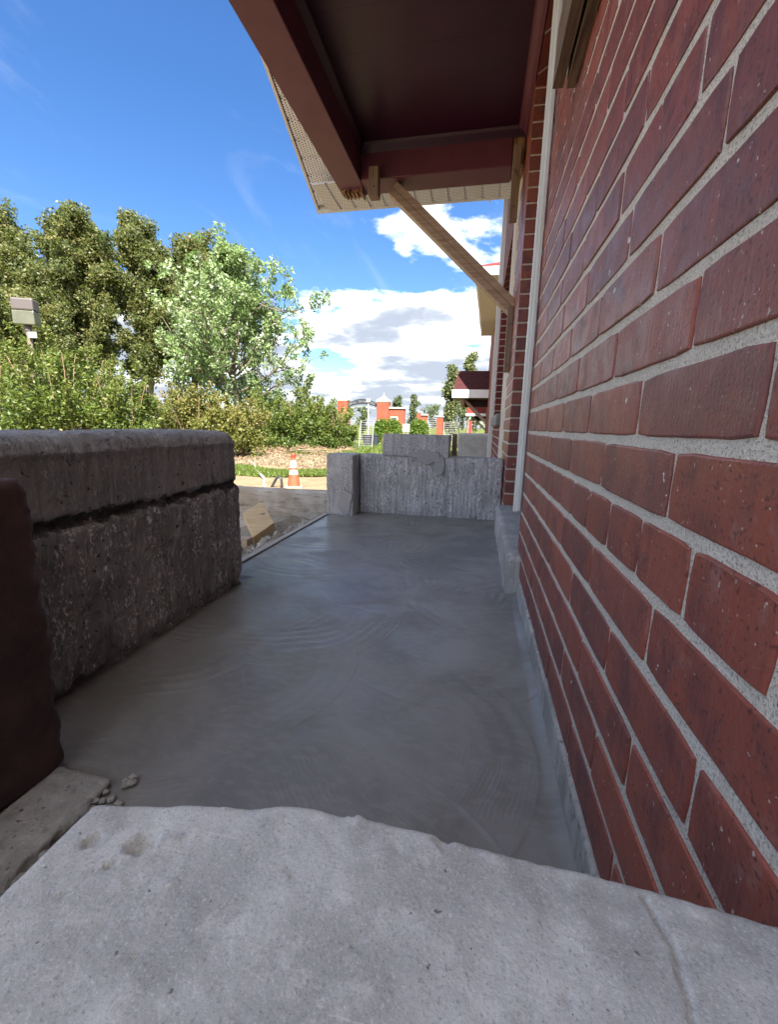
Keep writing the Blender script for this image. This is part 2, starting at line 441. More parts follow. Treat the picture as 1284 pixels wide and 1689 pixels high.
def m_ground(g, b, t):
    geo = t.nodes.new('ShaderNodeNewGeometry')
    p = geo.outputs['Position']
    s = t.nodes.new('ShaderNodeSeparateXYZ')
    t.links.new(p, s.inputs[0])
    n = g.noise(p, 1.6, 5, 0.6)
    f = g.noise(p, 26, 4, 0.7)
    soil = g.mix(g.rng(n, 0.3, 0.7), (0.185, 0.135, 0.080), (0.235, 0.18, 0.115))
    soil = g.mix(g.rng(f, 0.5, 0.75, 0, 0.55), soil, (0.085, 0.058, 0.033))
    soil = g.mix(g.rng(f, 0.28, 0.42, 0.5, 0), soil, (0.24, 0.19, 0.125))
    lawn = g.mix(g.rng(f, 0.3, 0.7), (0.06, 0.09, 0.018), (0.115, 0.13, 0.034))
    edge = g.math('ADD', s.outputs[1], g.math('MULTIPLY', n, 8.0))
    k = g.rng(edge, 19.5, 24.5)
    setp(g, b, g.mix(k, soil, lawn), 0.95, g.bump(f, 0.8, 0.03), 0.1)
material('soil_and_lawn', m_ground)

def m_dirt(g, b, t):
    v = g.coord()
    n = g.noise(v, 4, 6, 0.65)
    f = g.noise(v, 60, 4, 0.7)
    c = g.mix(g.rng(n, 0.3, 0.7), (0.20, 0.165, 0.12), (0.30, 0.275, 0.235))
    c = g.mix(g.rng(f, 0.52, 0.72, 0, 0.7), c, (0.09, 0.075, 0.06))
    c = g.mix(g.rng(f, 0.26, 0.4, 0.6, 0), c, (0.42, 0.40, 0.36))
    setp(g, b, c, 0.95, g.bump(f, 0.9, 0.012), 0.1)
material('dirt_rubble', m_dirt)

# ------------------------------------------------------------------ object helpers
def finish(name, me, mat, parent=None, smooth=False):
    if mat is not None:
        me.materials.append(MATS[mat] if isinstance(mat, str) else mat)
    o = bpy.data.objects.new(name, me)
    C.objects.link(o)
    if parent is not None:
        o.parent = parent
    if smooth:
        me.polygons.foreach_set('use_smooth', [True] * len(me.polygons))
    return o

def obj(name, bm, mat, parent=None, smooth=False):
    me = bpy.data.meshes.new(name)
    bm.to_mesh(me)
    bm.free()
    return finish(name, me, mat, parent, smooth)

def tag(o, label=None, cat=None, group=None, kind=None):
    if label: o['label'] = label
    if cat: o['category'] = cat
    if group: o['group'] = group
    if kind: o['kind'] = kind
    return o

def thing(name, label, cat, group=None, loc=(0, 0, 0)):
    o = bpy.data.objects.new(name, None)
    o.empty_display_size = 0.1
    o.location = loc
    C.objects.link(o)
    return tag(o, label, cat, group)

def box_bm(lo, hi, bevel=0.0, seg=1, bm=None):
    new = bm is None
    bm = bm or bmesh.new()
    lo, hi = Vector(lo), Vector(hi)
    c, s = (lo + hi) / 2, hi - lo
    r = bmesh.ops.create_cube(bm, size=1.0, matrix=Matrix.Translation(c) @ Matrix.Diagonal((s.x, s.y, s.z, 1)))
    if bevel:
        es = set()
        for v in r['verts']:
            es.update(v.link_edges)
        bmesh.ops.bevel(bm, geom=list(es), offset=bevel, segments=seg, affect='EDGES', profile=0.5)
    return bm

def box(name, lo, hi, mat, parent=None, bevel=0.0, seg=1):
    return obj(name, box_bm(lo, hi, bevel, seg), mat, parent)

def hexa_bm(pts, bm=None):
    """eight corner points: 0-3 one face, 4-7 the opposite one"""
    bm = bm or bmesh.new()
    v = [bm.verts.new(p) for p in pts]
    for f in ((3, 2, 1, 0), (4, 5, 6, 7), (0, 1, 5, 4), (1, 2, 6, 5), (2, 3, 7, 6), (3, 0, 4, 7)):
        bm.faces.new([v[i] for i in f])
    bmesh.ops.recalc_face_normals(bm, faces=bm.faces)
    return bm

def prism_bm(poly, axis, a, b):
    """polygon (list of 2-tuples) extruded along axis from a to b"""
    bm = bmesh.new()
    def pt(p, h):
        q = list(p)
        q.insert(axis, h)
        return q
    lo = [bm.verts.new(pt(p, a)) for p in poly]
    hi = [bm.verts.new(pt(p, b)) for p in poly]
    n = len(poly)
    bm.faces.new(lo)
    bm.faces.new(hi)
    for i in range(n):
        bm.faces.new((lo[i], lo[(i + 1) % n], hi[(i + 1) % n], hi[i]))
    bmesh.ops.recalc_face_normals(bm, faces=bm.faces)
    return bm

def tube_bm(path, radii, seg=8, bm=None, cap=True):
    bm = bm or bmesh.new()
    path = [Vector(p) for p in path]
    rings = []
    for i, p in enumerate(path):
        d = (path[min(i + 1, len(path) - 1)] - path[max(i - 1, 0)])
        d = d.normalized() if d.length > 1e-9 else Vector((0, 0, 1))
        a = d.cross(Vector((0.3, 0.9, 0.1)))
        if a.length < 1e-3:
            a = d.cross(Vector((1, 0, 0)))
        a.normalize()
        b2 = d.cross(a)
        r = radii[i] if isinstance(radii, (list, tuple)) else radii
        rings.append([bm.verts.new(p + (a * math.cos(t) + b2 * math.sin(t)) * r) for t in [2 * math.pi * k / seg for k in range(seg)]])
    for i in range(len(rings) - 1):
        for k in range(seg):
            bm.faces.new((rings[i][k], rings[i][(k + 1) % seg], rings[i + 1][(k + 1) % seg], rings[i + 1][k]))
    if cap:
        bm.faces.new(list(reversed(rings[0])))
        bm.faces.new(rings[-1])
    return bm

def lathe_bm(profile, seg=32, center=(0, 0, 0), square=False):
    bm = bmesh.new()
    rings = []
    for r, z in profile:
        ring = []
        for k in range(seg):
            t = 2 * math.pi * (k + 0.5) / seg
            ring.append(bm.verts.new((center[0] + r * math.cos(t), center[1] + r * math.sin(t), center[2] + z)))
        rings.append(ring)
    for i in range(len(rings) - 1):
        for k in range(seg):
            bm.faces.new((rings[i][k], rings[i][(k + 1) % seg], rings[i + 1][(k + 1) % seg], rings[i + 1][k]))
    bm.faces.new(list(reversed(rings[0])))
    bm.faces.new(rings[-1])
    bmesh.ops.recalc_face_normals(bm, faces=bm.faces)
    return bm

def rough_box(name, lo, hi, r, step, disp, mat, parent=None, skip=(), warp=None):
    """dense rounded block; disp(p, n) gives an offset along the surface normal, warp(p) moves points"""
    lo, hi = np.array(lo, float), np.array(hi, float)
    steps = step if isinstance(step, (tuple, list)) else (step,) * 3
    verts, faces, index = [], [], {}
    ns = [max(2, int(round((hi[i] - lo[i]) / steps[i]))) for i in range(3)]
    def vid(ijk):
        k = index.get(ijk)
        if k is None:
            k = len(verts)
            index[ijk] = k
            verts.append([lo[a] + (hi[a] - lo[a]) * ijk[a] / ns[a] for a in range(3)])
        return k
    for ax in range(3):
        b, c = (ax + 1) % 3, (ax + 2) % 3
        for side in (0, ns[ax]):
            if (ax, side > 0) in skip:
                continue
            for i in range(ns[b]):
                for j in range(ns[c]):
                    q = []
                    for (di, dj) in ((0, 0), (1, 0), (1, 1), (0, 1)):
                        t = [0, 0, 0]
                        t[ax], t[b], t[c] = side, i + di, j + dj
                        q.append(vid(tuple(t)))
                    faces.append(q if side else q[::-1])
    V = np.array(verts)
    q = np.clip(V, lo + r, hi - r)
    dvec = V - q
    ln = np.linalg.norm(dvec, axis=1, keepdims=True)
    N = np.where(ln > 1e-9, dvec / np.maximum(ln, 1e-9), 0)
    P = q + N * r
    out = np.empty_like(P)
    for i in range(len(P)):
        p, n = Vector(P[i]), Vector(N[i])
        w = p + n * disp(p, n)
        out[i] = warp(w) if warp else w
    me = bpy.data.meshes.new(name)
    me.from_pydata(out.tolist(), [], faces)
    return finish(name, me, mat, parent, smooth=True)

def fbm(p, f, o=4, seed=0.0):
    return noise.fractal(Vector((p[0] * f + seed, p[1] * f - seed, p[2] * f + 2 * seed)), 0.9, 2.1, o)

# ================================================================== SETTING
GZ = -0.65
def grid_mesh(name, xs, ys, zf, mat, parent=None):
    V = [(x, y, zf(x, y)) for y in ys for x in xs]
    n = len(xs)
    Fc = [(j * n + i, j * n + i + 1, (j + 1) * n + i + 1, (j + 1) * n + i) for j in range(len(ys) - 1) for i in range(n - 1)]
    me = bpy.data.meshes.new(name)
    me.from_pydata(V, [], Fc)
    return finish(name, me, mat, parent, smooth=True)

def spread(a, b, inner_a, inner_b, coarse, fine):
    out = list(np.arange(inner_a, inner_b + 1e-6, fine))
    x, st = inner_a, fine
    while x > a:
        st = min(st * 1.6, coarse)
        x -= st
        out.insert(0, max(x, a))
    x, st = inner_b, fine
    while x < b:
        st = min(st * 1.6, coarse)
        x += st
        out.append(min(x, b))
    return out

ground = grid_mesh('ground', spread(-700, 700, -18, 0.5, 120, 0.3), spread(-60, 1200, 3, 26, 150, 0.3),
                   lambda x, y: GZ + (0.05 * fbm((x, y, 0), 0.5, 4) + 0.02 * fbm((x, y, 3), 2.3, 3) if (-60 < x < 40 and y < 80) else 0), 'soil_and_lawn')
tag(ground, kind='structure')

# fresh porch floor: every sweep of the trowel reworks the patch it crosses
def trowelled_floor():
    rg = np.random.default_rng(5)
    xs = np.concatenate([np.linspace(-1.362, -0.03, 420), np.linspace(-0.027, -0.004, 8)])
    ys = np.concatenate([np.linspace(0.02, 0.38, 30), np.linspace(0.383, 1.5, 430), np.linspace(1.505, 3.46, 340)])
    X, Y = np.meshgrid(xs, ys)
    def sm(a, b, v):
        t = np.clip((v - a) / (b - a), 0, 1)
        return t * t * (3 - 2 * t)
    def vnoise(freq, seed):
        r2 = np.random.default_rng(seed)
        gx, gy = int(1.5 * freq) + 3, int(3.6 * freq) + 3
        tb = r2.random((gy, gx))
        u, v = (X + 1.4) * freq, Y * freq
        iu, iv = u.astype(int), v.astype(int)
        fu, fv = u - iu, v - iv
        fu, fv = fu * fu * (3 - 2 * fu), fv * fv * (3 - 2 * fv)
        return (tb[iv, iu] * (1 - fu) + tb[iv, iu + 1] * fu) * (1 - fv) + (tb[iv + 1, iu] * (1 - fu) + tb[iv + 1, iu + 1] * fu) * fv
    n8, n3, n25, n70 = vnoise(8, 1), vnoise(3, 2), vnoise(25, 3), vnoise(70, 4)
    Hh = 0.0015 * (n3 - 0.5)
    sweeps = []
    for k in range(26):                                        # background sweeps, worked from the far end
        cy = 3.3 - 2.9 * k / 25 + rg.normal() * 0.12
        sweeps.append((rg.uniform(-1.2, -0.1), cy, rg.uniform(0.26, 0.52), rg.uniform(0.10, 0.22), rg.uniform(-2.6, -0.5), rg.uniform(0.6, 1.3), rg.uniform(0.35, 0.9)))
    sweeps += [(-0.95, 2.62, 0.50, 0.20, -0.8, 0.9, 0.8), (-0.30, 2.45, 0.46, 0.22, -1.5, 1.0, 0.8), (-0.62, 2.95, 0.42, 0.2, -1.5, 1.1, 0.7), (-0.55, 2.02, 0.38, 0.2, -1.3, 1.1, 0.8),
               (-0.86, 1.47, 0.405, 0.30, -0.75, 1.0, 1.2), (-0.28, 1.38, 0.385, 0.28, -1.35, 1.1, 1.1), (-0.95, 1.08, 0.42, 0.25, -0.3, 0.8, 1.0),
               (-0.80, 0.42, 0.56, 0.34, 0.40, 0.75, 1.5), (-0.44, 0.86, 0.40, 0.20, 0.0, 1.2, 1.3), (-0.46, 0.40, 0.40, 0.2, 0.9, 0.7, 1.0)]
    for (cx, cy, r1, wd, ang, half, amp) in sweeps:
        dx, dy = X - cx, Y - cy
        dd = np.hypot(dx, dy) + 0.014 * (n8 - 0.5) + 0.004 * (n25 - 0.5)
        th = np.abs((np.arctan2(dy, dx) - ang + np.pi) % (2 * np.pi) - np.pi)
        m = sm(r1 - wd, r1 - wd * 0.55, dd) * sm(r1 + 0.003, r1 - 0.004, dd) * sm(half, half * 0.65, th + 0.2 * (n8 - 0.5))
        lam = rg.uniform(0.0080, 0.0125)
        rip = np.sin(dd * 2 * np.pi / lam + 7 * n8 + 3 * n25) * (0.35 + n70) * sm(0.25, 0.60, n8 * 0.6 + n25 * 0.4)
        wave = np.sin(dd * 2 * np.pi / rg.uniform(0.035, 0.06) + 4 * n8 + rg.random() * 6)
        new = 0.0014 * (n3 - 0.5) + 0.00052 * amp * rip + 0.0007 * wave * (0.4 + n8) + 0.0030 * (rg.random() - 0.5)
        Hh = Hh * (1 - m) + new * m
        Hh += 0.0013 * amp * np.exp(-((dd - r1) / 0.005) ** 2) * sm(half, half * 0.6, th) * (0.3 + n25)
    Hh += 0.00012 * (n70 - 0.5)
    Z = -0.005 + Hh + 0.009 * np.clip(1 - np.abs(X + 0.008) / 0.03, 0, 1) ** 2 * (0.6 + 0.8 * n25) - 0.012 * np.clip(1 - (X + 1.25) / 0.05, 0, 1) * (Y < 1.75)
    ny, nx_ = X.shape
    me = bpy.data.meshes.new('porch_floor')
    me.vertices.add(nx_ * ny)
    me.vertices.foreach_set('co', np.stack([X, Y, Z], -1).reshape(-1).astype(np.float32))
    idx = np.arange(nx_ * ny).reshape(ny, nx_)
    q = np.stack([idx[:-1, :-1], idx[:-1, 1:], idx[1:, 1:], idx[1:, :-1]], -1).reshape(-1)
    nf = len(q) // 4
    me.loops.add(len(q))
    me.loops.foreach_set('vertex_index', q.astype(np.int32))
    me.polygons.add(nf)
    me.polygons.foreach_set('loop_start', np.arange(0, 4 * nf, 4, dtype=np.int32))
    me.polygons.foreach_set('loop_total', np.full(nf, 4, dtype=np.int32))
    me.update(calc_edges=True)
    return finish('porch_floor', me, 'concrete_wet', None, smooth=True)
slab = trowelled_floor()
tag(slab, kind='structure')
base = box('porch_footing', (-1.358, -0.8, -1.0), (-0.004, 3.45, -0.03), 'concrete_pale')
tag(base, kind='structure')

# banked dirt beside the porch
def dirt_z(x, y):
    z = -0.20 + 0.05 * fbm((x, y, 0), 2.5, 4) + 0.02 * fbm((x, y, 5), 11, 3)
    z -= 0.30 * max(0.0, (-2.0 - x)) ** 1.0
    z += 0.14 * math.exp(-((x + 1.48) / 0.16) ** 2)
    z -= 0.8 * max(0.0, 1.6 - y) ** 1.5
    return max(z, -0.9)
dirt = grid_mesh('dirt_bank', list(np.linspace(-3.6, -1.40, 90)), list(np.linspace(0.5, 3.92, 120)), dirt_z, 'dirt_rubble')
tag(dirt, kind='structure')

# ================================================================== BRICK HOUSE
house = thing('brick_house', 'dark red brick house wall with pale mortar beside the wet porch floor', 'house')
HB = 4.12
wall = box('wall', (0.0030, -6.0, -0.7), (0.22, 1.985, HB), 'mortar_sand', house)
wall_far = box('wall', (0.0030, 3.166, -0.7), (0.22, 4.72, HB), 'mortar_sand', house)
box('wall', (0.0, 4.721, -0.7), (0.22, 6.55, 0.86), 'brick_far_house', house)
box('wall', (0.0, 4.721, 2.60), (0.22, 6.55, HB), 'brick_far_house', house)
box('wall', (0.0, 6.551, -0.7), (0.22, 6.95, HB), 'brick_far_house', house)
box('wall', (0.004, 1.986, 2.75), (0.22, 3.165, HB), 'brick_far_house', house)
box('inner_wall', (0.225, -6.0, -0.7), (6.0, 6.95, HB), 'brick_far_house', house)
# roof over the house
EO = 0.25
rf = hexa_bm([(-EO, -6.4, HB + .02), (6.3, -6.4, HB + .02), (6.3, 7.3, HB + .02), (-EO, 7.3, HB + .02),
              (2.9, -3.2, HB + 1.7), (3.1, -3.2, HB + 1.7), (3.1, 4.1, HB + 1.7), (2.9, 4.1, HB + 1.7)])
roof = obj('roof', rf, 'shingle_red_shaded', house)
box('fascia', (-EO - .02, -6.42, HB - .10), (-EO, 7.32, HB + .06), 'fascia_white', roof)
box('soffit', (-EO, -6.4, HB - .012), (-0.002, 7.3, HB + .012), 'soffit_beige', roof)

# bricks of the near wall, each its own piece
CO, Z0, BL = 0.089, 0.0709, 0.267
def brick_mesh(L, H, depth, seed, jit=0.00045):
    rr = random.Random(seed)
    nl, nh = 7, 3
    per = []
    for i in range(nl): per.append((-L / 2 + L * i / nl, -H / 2))
    for i in range(nh): per.append((L / 2, -H / 2 + H * i / nh))
    for i in range(nl): per.append((L / 2 - L * i / nl, H / 2))
    for i in range(nh): per.append((-L / 2, H / 2 - H * i / nh))
    bm = bmesh.new()
    rings = []
    jits = [(rr.uniform(-jit, jit), rr.uniform(-jit, jit)) for _ in per]
    corner = {0, nl, nl + nh, 2 * nl + nh}
    for x, inset in ((depth, 0), (0.0022, 0.0), (0.0006, 0.0009), (0.0, 0.0026)):
        ring = []
        for k, (y, z) in enumerate(per):
            ins = inset + (0.0022 if k in corner else 0)
            yy = y - math.copysign(min(ins, abs(y)), y) * (1 if abs(abs(y) - L / 2) < 1e-6 else 0.3 if k in corner else 0)
            zz = z - math.copysign(min(ins, abs(z)), z) * (1 if abs(abs(z) - H / 2) < 1e-6 else 0)
            ring.append(bm.verts.new((x, yy + jits[k][0], zz + jits[k][1])))
        rings.append(ring)
    n = len(per)
    for i in range(len(rings) - 1):
        for k in range(n):
            bm.faces.new((rings[i][k], rings[i][(k + 1) % n], rings[i + 1][(k + 1) % n], rings[i + 1][k]))
    bm.faces.new(rings[-1])
    bmesh.ops.recalc_face_normals(bm, faces=bm.faces)
    me = bpy.data.meshes.new('brick')
    bm.to_mesh(me)
    bm.free()
    me.materials.append(MATS['brick_glaze'])
    return me

STR = [brick_mesh(BL - 0.0075, CO - 0.0145, 0.06, i) for i in range(6)]
HED = [brick_mesh(BL / 2 - 0.0075, CO - 0.0145, 0.06, 20 + i) for i in range(4)]
SHORT = {}
def lay_brick(y0, y1, k, parent, seed):
    L = y1 - y0
    if abs(L - BL) < 1e-3: me = STR[seed % 6]
    elif abs(L - BL / 2) < 1e-3: me = HED[seed % 4]
    else:
        key = round(L, 3)
        if key not in SHORT:
            SHORT[key] = brick_mesh(L - 0.0075, CO - 0.0145, 0.06, 90 + len(SHORT))
        me = SHORT[key]
    o = bpy.data.objects.new('brick', me)
    o.location = (rnd.uniform(-0.0010, 0.0010), (y0 + y1) / 2 + rnd.uniform(-.0015, .0015), Z0 + (k + 7 + 0.5) * CO + 0.001 + rnd.uniform(-.0008, .0008))
    o.rotation_euler = (rnd.uniform(-.005, .005), rnd.uniform(-.006, .006), rnd.uniform(-.003, .003))
    C.objects.link(o)
    o.parent = parent
    return o
cnt = 0
for k in range(-7, 21):
    L, off = BL, (0.2502 if k % 2 else 0.1125)
    if k == 4: off = 0.0593
    if k in (-2, 10, 16): L, off = BL / 2, 0.048
    y = off + L * math.floor((0.10 - off) / L)
    while y < 1.98:
        y1 = min(y + L, 1.984)
        if y1 - y > 0.03 and y1 > 0.16:
            lay_brick(y, y1, k, wall, cnt * 7 + k * 3)
            cnt += 1
        y += L

# bricks round the far door jamb and the first of the wall behind it
for k in range(-6, 26):
    zc_ = Z0 + (k + 7 + 0.5) * CO
    ev = k % 2 == 0
    wx_, ly = (0.128, 0.259) if ev else (0.2, 0.128)
    bm = box_bm((-0.0005, 3.158, zc_ - 0.0385), (wx_, 3.158 + ly, zc_ + 0.0385), 0.0025, 2)
    b = obj('brick', bm, 'brick_glaze', wall_far)
    y = 3.158 + ly + 0.0075
    for j in range(2):
        o = lay_brick(y - 0.004, y - 0.004 + BL, k, wall_far, k * 5 + j)
        y += BL
box('foundation', (-0.0075, -3.0, -0.3), (0.20, 1.84, 0.0765), 'foundation', house, 0.006, 2)

# door: sill, casing, leaf
def curb_disp(p, n):
    return 0.004 * fbm(p, 9, 4) + 0.0015 * fbm(p, 40, 3)
rough_box('door_sill', (-0.056, 1.845, -0.2), (0.20, 3.150, 0.168), 0.012, (0.03, 0.02, 0.02), curb_disp, 'foundation', house)
cas = box('door_casing', (-0.032, 1.992, 0.335), (0.02, 2.030, 2.74), 'pvc_white', house, 0.003, 2)
box('casing_stop', (-0.020, 1.966, 0.345), (-0.004, 1.9915, 2.74), 'pvc_white', cas, 0.002, 1)
leaf = box('door', (0.13, 2.031, 0.17), (0.17, 3.155, 2.74), 'frame_dark', house)
box('door_handle', (0.09, 2.12, 1.05), (0.129, 2.15, 1.20), 'metal_grey', leaf)

# window beyond the door with stone sill
win = box('window', (0.10, 4.725, 0.862), (0.14, 6.546, 2.597), 'frame_dark', house)
box('pane', (0.092, 4.80, 0.93), (0.0995, 6.47, 2.53), 'glass_dark', win)
box('frame', (0.02, 4.7215, 0.87), (0.09, 4.765, 2.597), 'pvc_white', win)
box('frame', (0.005, 4.766, 0.87), (0.05, 4.80, 2.597), 'frame_dark', win)
rough_box('sill', (-0.042, 4.64, 0.735), (0.09, 6.60, 0.861), 0.006, (0.02, 0.04, 0.02), lambda p, n: 0.003 * fbm(p, 22, 3), 'sill_stone', win)
# downspout
ds = obj('downspout', box_bm((-0.062, 6.955, -0.5), (0.012, 7.02, 4.4), 0.008, 2), 'downspout_white', house)
for z in (0.4, 2.2, 3.9):
    box('bracket', (-0.066, 6.953, z), (0.03, 7.022, z + 0.03), 'downspout_white', ds)

# timber ledger nailed to the wall above
lt = thing('ledger_timber', 'weathered doubled timber fixed flat along the brick wall under the canopy', 'timber')
def plank_bm(x0, x1, z0, z1, y0, y1, n=26, amp=0.003, seed=0.0):
    bm = bmesh.new()
    rings = []
    for i in range(n + 1):
        y = y0 + (y1 - y0) * i / n
        q = [(x0, z0), (x1, z0), (x1, z1), (x0, z1)]
        rings.append([bm.verts.new((x + amp * noise.noise((y * 9, j * 3.1 + seed, 0)), y, z + amp * noise.noise((y * 9, j * 3.1 + seed, 7)))) for j, (x, z) in enumerate(q)])
    for i in range(n):
        for j in range(4):
            bm.faces.new((rings[i][j], rings[i][(j + 1) % 4], rings[i + 1][(j + 1) % 4], rings[i + 1][j]))
    bm.faces.new(rings[0]); bm.faces.new(rings[-1])
    bmesh.ops.recalc_face_normals(bm, faces=bm.faces)
    return bm
obj('plank', plank_bm(-0.062, -0.034, 1.660, 1.80, -1.2, 1.492, seed=1), 'old_timber', lt)
obj('plank', plank_bm(-0.026, -0.002, 1.650, 1.79, -1.2, 1.482, seed=5), 'old_timber', lt)

# ================================================================== CANOPY
can = thing('door_canopy', 'oxblood painted porch canopy with pale vented soffit over the doorway', 'canopy')
ZB, ZT = 2.61, 2.85
YR, YE, YN = 2.60, 4.39, 0.81       # ridge, far eave, near eave
SL = 0.48
XE = -1.855
box('beam', (-1.462, 1.26, ZB), (-1.252, 3.925, ZT), 'paint_oxblood_beam', can, 0.006, 2)
fb = box('beam', (-1.2515, 3.700, ZB + 0.003), (-0.09, 3.925, ZT), 'paint_oxblood_beam', can, 0.006, 2)
box('beam', (-1.2515, 1.262, ZB + 0.003), (-0.004, 1.50, ZT), 'paint_oxblood_beam', can, 0.006, 2)
# stripped, splintered ends where the posts were cut away
obj('cut_end', plank_bm(-0.089, -0.006, ZB + 0.015, ZT - 0.02, 3.715, 3.915, 6, 0.006, 3), 'lumber_raw_end', can)
bm = bmesh.new()
for i in range(16):
    x = -1.445 + 0.165 * i / 15
    h = 0.006 + 0.028 * rnd.random()
    y0, y1 = 3.80 + 0.05 * rnd.random(), 3.90 + 0.035 * rnd.random()
    box_bm((x, y0, ZB - h), (x + 0.0105, y1, ZB + 0.012), bm=bm)
obj('splintered_stub', bm, 'lumber_raw_end', can)
# ceiling boards
nb = 8
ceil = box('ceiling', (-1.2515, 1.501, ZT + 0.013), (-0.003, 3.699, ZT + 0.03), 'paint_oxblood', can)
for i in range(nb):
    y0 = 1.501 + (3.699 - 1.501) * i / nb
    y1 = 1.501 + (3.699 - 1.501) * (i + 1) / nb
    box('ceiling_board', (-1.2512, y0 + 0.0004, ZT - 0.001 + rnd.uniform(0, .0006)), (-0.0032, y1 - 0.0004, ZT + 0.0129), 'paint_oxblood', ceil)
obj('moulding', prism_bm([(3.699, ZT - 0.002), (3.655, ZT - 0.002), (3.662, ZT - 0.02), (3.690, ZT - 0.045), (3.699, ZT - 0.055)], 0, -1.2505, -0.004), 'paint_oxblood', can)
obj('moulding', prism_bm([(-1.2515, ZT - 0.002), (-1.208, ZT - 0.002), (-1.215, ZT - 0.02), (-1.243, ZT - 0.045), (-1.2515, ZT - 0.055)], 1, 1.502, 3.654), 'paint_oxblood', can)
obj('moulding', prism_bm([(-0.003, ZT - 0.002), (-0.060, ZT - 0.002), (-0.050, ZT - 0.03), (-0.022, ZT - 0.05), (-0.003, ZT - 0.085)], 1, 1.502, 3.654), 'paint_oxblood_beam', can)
# gable infill above the outer beam
obj('gable_panel', prism_bm([(1.27, ZT + .001), (3.92, ZT + .001), (3.92, ZT + 0.07), (YR, ZT + 0.70), (1.27, ZT + 0.07)], 0, -1.459, -1.43), 'paint_oxblood_beam', can)
# sloped roof
zr = 2.73 + SL * (YE - YR)
def roof_bm(y0, y1, z0, z1, t0, t1):
    return hexa_bm([(XE, y0, z0 + t0), (-0.002, y0, z0 + t0), (-0.002, y1, z1 + t0), (XE, y1, z1 + t0),
                    (XE, y0, z0 + t1), (-0.002, y0, z0 + t1), (-0.002, y1, z1 + t1), (XE, y1, z1 + t1)])
cr = obj('roof', roof_bm(YE, YR, 2.73, zr, 0.10, 0.14), 'shingle_red_shaded', can)
obj('roof', roof_bm(YR, YN, zr, 2.73, 0.10, 0.14), 'shingle_red_shaded', can)
# vented soffit: eave strip and rake strip, one object per panel
PW = 0.1465
def panel_mesh(L, Wd):
    bm = bmesh.new()
    prof = [(-Wd / 2, 0.0), (-Wd / 2 + 0.012, 0.0), (-Wd / 2 + 0.017, -0.010), (Wd / 2 - 0.017, -0.010), (Wd / 2 - 0.012, 0.0), (Wd / 2, 0.0), (Wd / 2, 0.006), (-Wd / 2, 0.006)]
    a = [bm.verts.new((x, -L / 2, z)) for x, z in prof]
    b = [bm.verts.new((x, L / 2, z)) for x, z in prof]
    n = len(prof)
    for i in range(n):
        bm.faces.new((a[i], a[(i + 1) % n], b[(i + 1) % n], b[i]))
    bm.faces.new(a); bm.faces.new(b)
    bmesh.ops.recalc_face_normals(bm, faces=bm.faces)
    me = bpy.data.meshes.new('soffit_panel')
    bm.to_mesh(me); bm.free()
    me.materials.append(MATS['soffit_vented'])
    return me
pm = panel_mesh(0.452, PW)
for i in range(12):
    o = bpy.data.objects.new('soffit_panel', pm)
    o.location = (-0.006 - PW / 2 - i * PW, (3.926 + 4.378) / 2, 2.738)
    C.objects.link(o); o.parent = can
pm2 = panel_mesh(0.385, PW)
sa = math.atan(SL)
for side in (1, -1):
    for i in range(13):
        o = bpy.data.objects.new('soffit_panel', pm2)
        s = 0.05 + PW * (i + 0.5)
        yy = (YE - s * math.cos(sa)) if side > 0 else (YN + s * math.cos(sa))
        o.matrix_world = Matrix.Translation((-1.655, yy, 2.744 + s * math.sin(sa))) @ Matrix.Rotation(-side * sa, 4, 'X') @ Matrix.Rotation(R(90), 4, 'Z')
        C.objects.link(o); o.parent = can
box('eave_fascia', (XE, YE - 0.012, 2.722), (-0.003, YE + 0.022, 2.85), 'fascia_white', can, 0.004, 1)
box('eave_fascia', (XE, YN - 0.022, 2.722), (-0.003, YN + 0.012, 2.85), 'fascia_white', can, 0.004, 1)
for y0, y1 in ((YE + .022, YR), (YR, YN - .022)):
    z0 = 2.722 if y0 > YR else zr - 0.01
    z1 = zr - 0.01 if y0 > YR else 2.722
    obj('rake_fascia', hexa_bm([(XE - .024, y0, z0), (XE - .001, y0, z0), (XE - .001, y1, z1), (XE - .024, y1, z1),
                               (XE - .024, y0, z0 + .13), (XE - .001, y0, z0 + .13), (XE - .001, y1, z1 + .13), (XE - .024, y1, z1 + .13)]), 'fascia_white', can)

# ------------------------------------------------------------------ temporary timber props
def slanted(p0, p1, t0, t1, y0, y1):
    """board in the xz plane: centre line p0-p1, from perpendicular offset t0 to t1"""
    a, b = Vector((p0[0], 0, p0[1])), Vector((p1[0], 0, p1[1]))
    dd = (b - a).normalized()
    n = Vector((-dd.z, 0, dd.x))
    q = [a + n * t0, b + n * t0, b + n * t1, a + n * t1]
    return hexa_bm([(v.x, y0, v.z) for v in q] + [(v.x, y1, v.z) for v in q])
br = thing('timber_brace', 'diagonal doubled lumber brace propping the canopy beam against the wall', 'brace')
for (t0, t1) in ((-0.052, -0.001), (0.001, 0.052)):
    bm = slanted((-1.0, 2.575), (-0.004, 1.655), t0, t1, 3.755, 3.86)
    bmesh.ops.bevel(bm, geom=bm.edges[:], offset=0.003, segments=1, affect='EDGES')
    obj('board', bm, 'lumber', br)
o = box('support_post', (-0.046, 3.62, 1.15), (-0.003, 3.70, 1.63), 'lumber_post', None, 0.003, 1)
tag(o, 'short upright lumber post on the brick wall below the diagonal brace', 'post')
o = box('hanging_post', (-0.086, 3.60, 2.225), (-0.030, 3.69, 2.70), 'lumber_post', None, 0.003, 1)
tag(o, 'short upright lumber post hanging from the canopy beam beside the wall', 'post')
o = box('wood_block', (-1.162, 3.615, 2.455), (-1.085, 3.698, 2.66), 'lumber_post', None, 0.004, 1)
tag(o, 'small lumber block nailed to the canopy beam beside the brace', 'wood block')

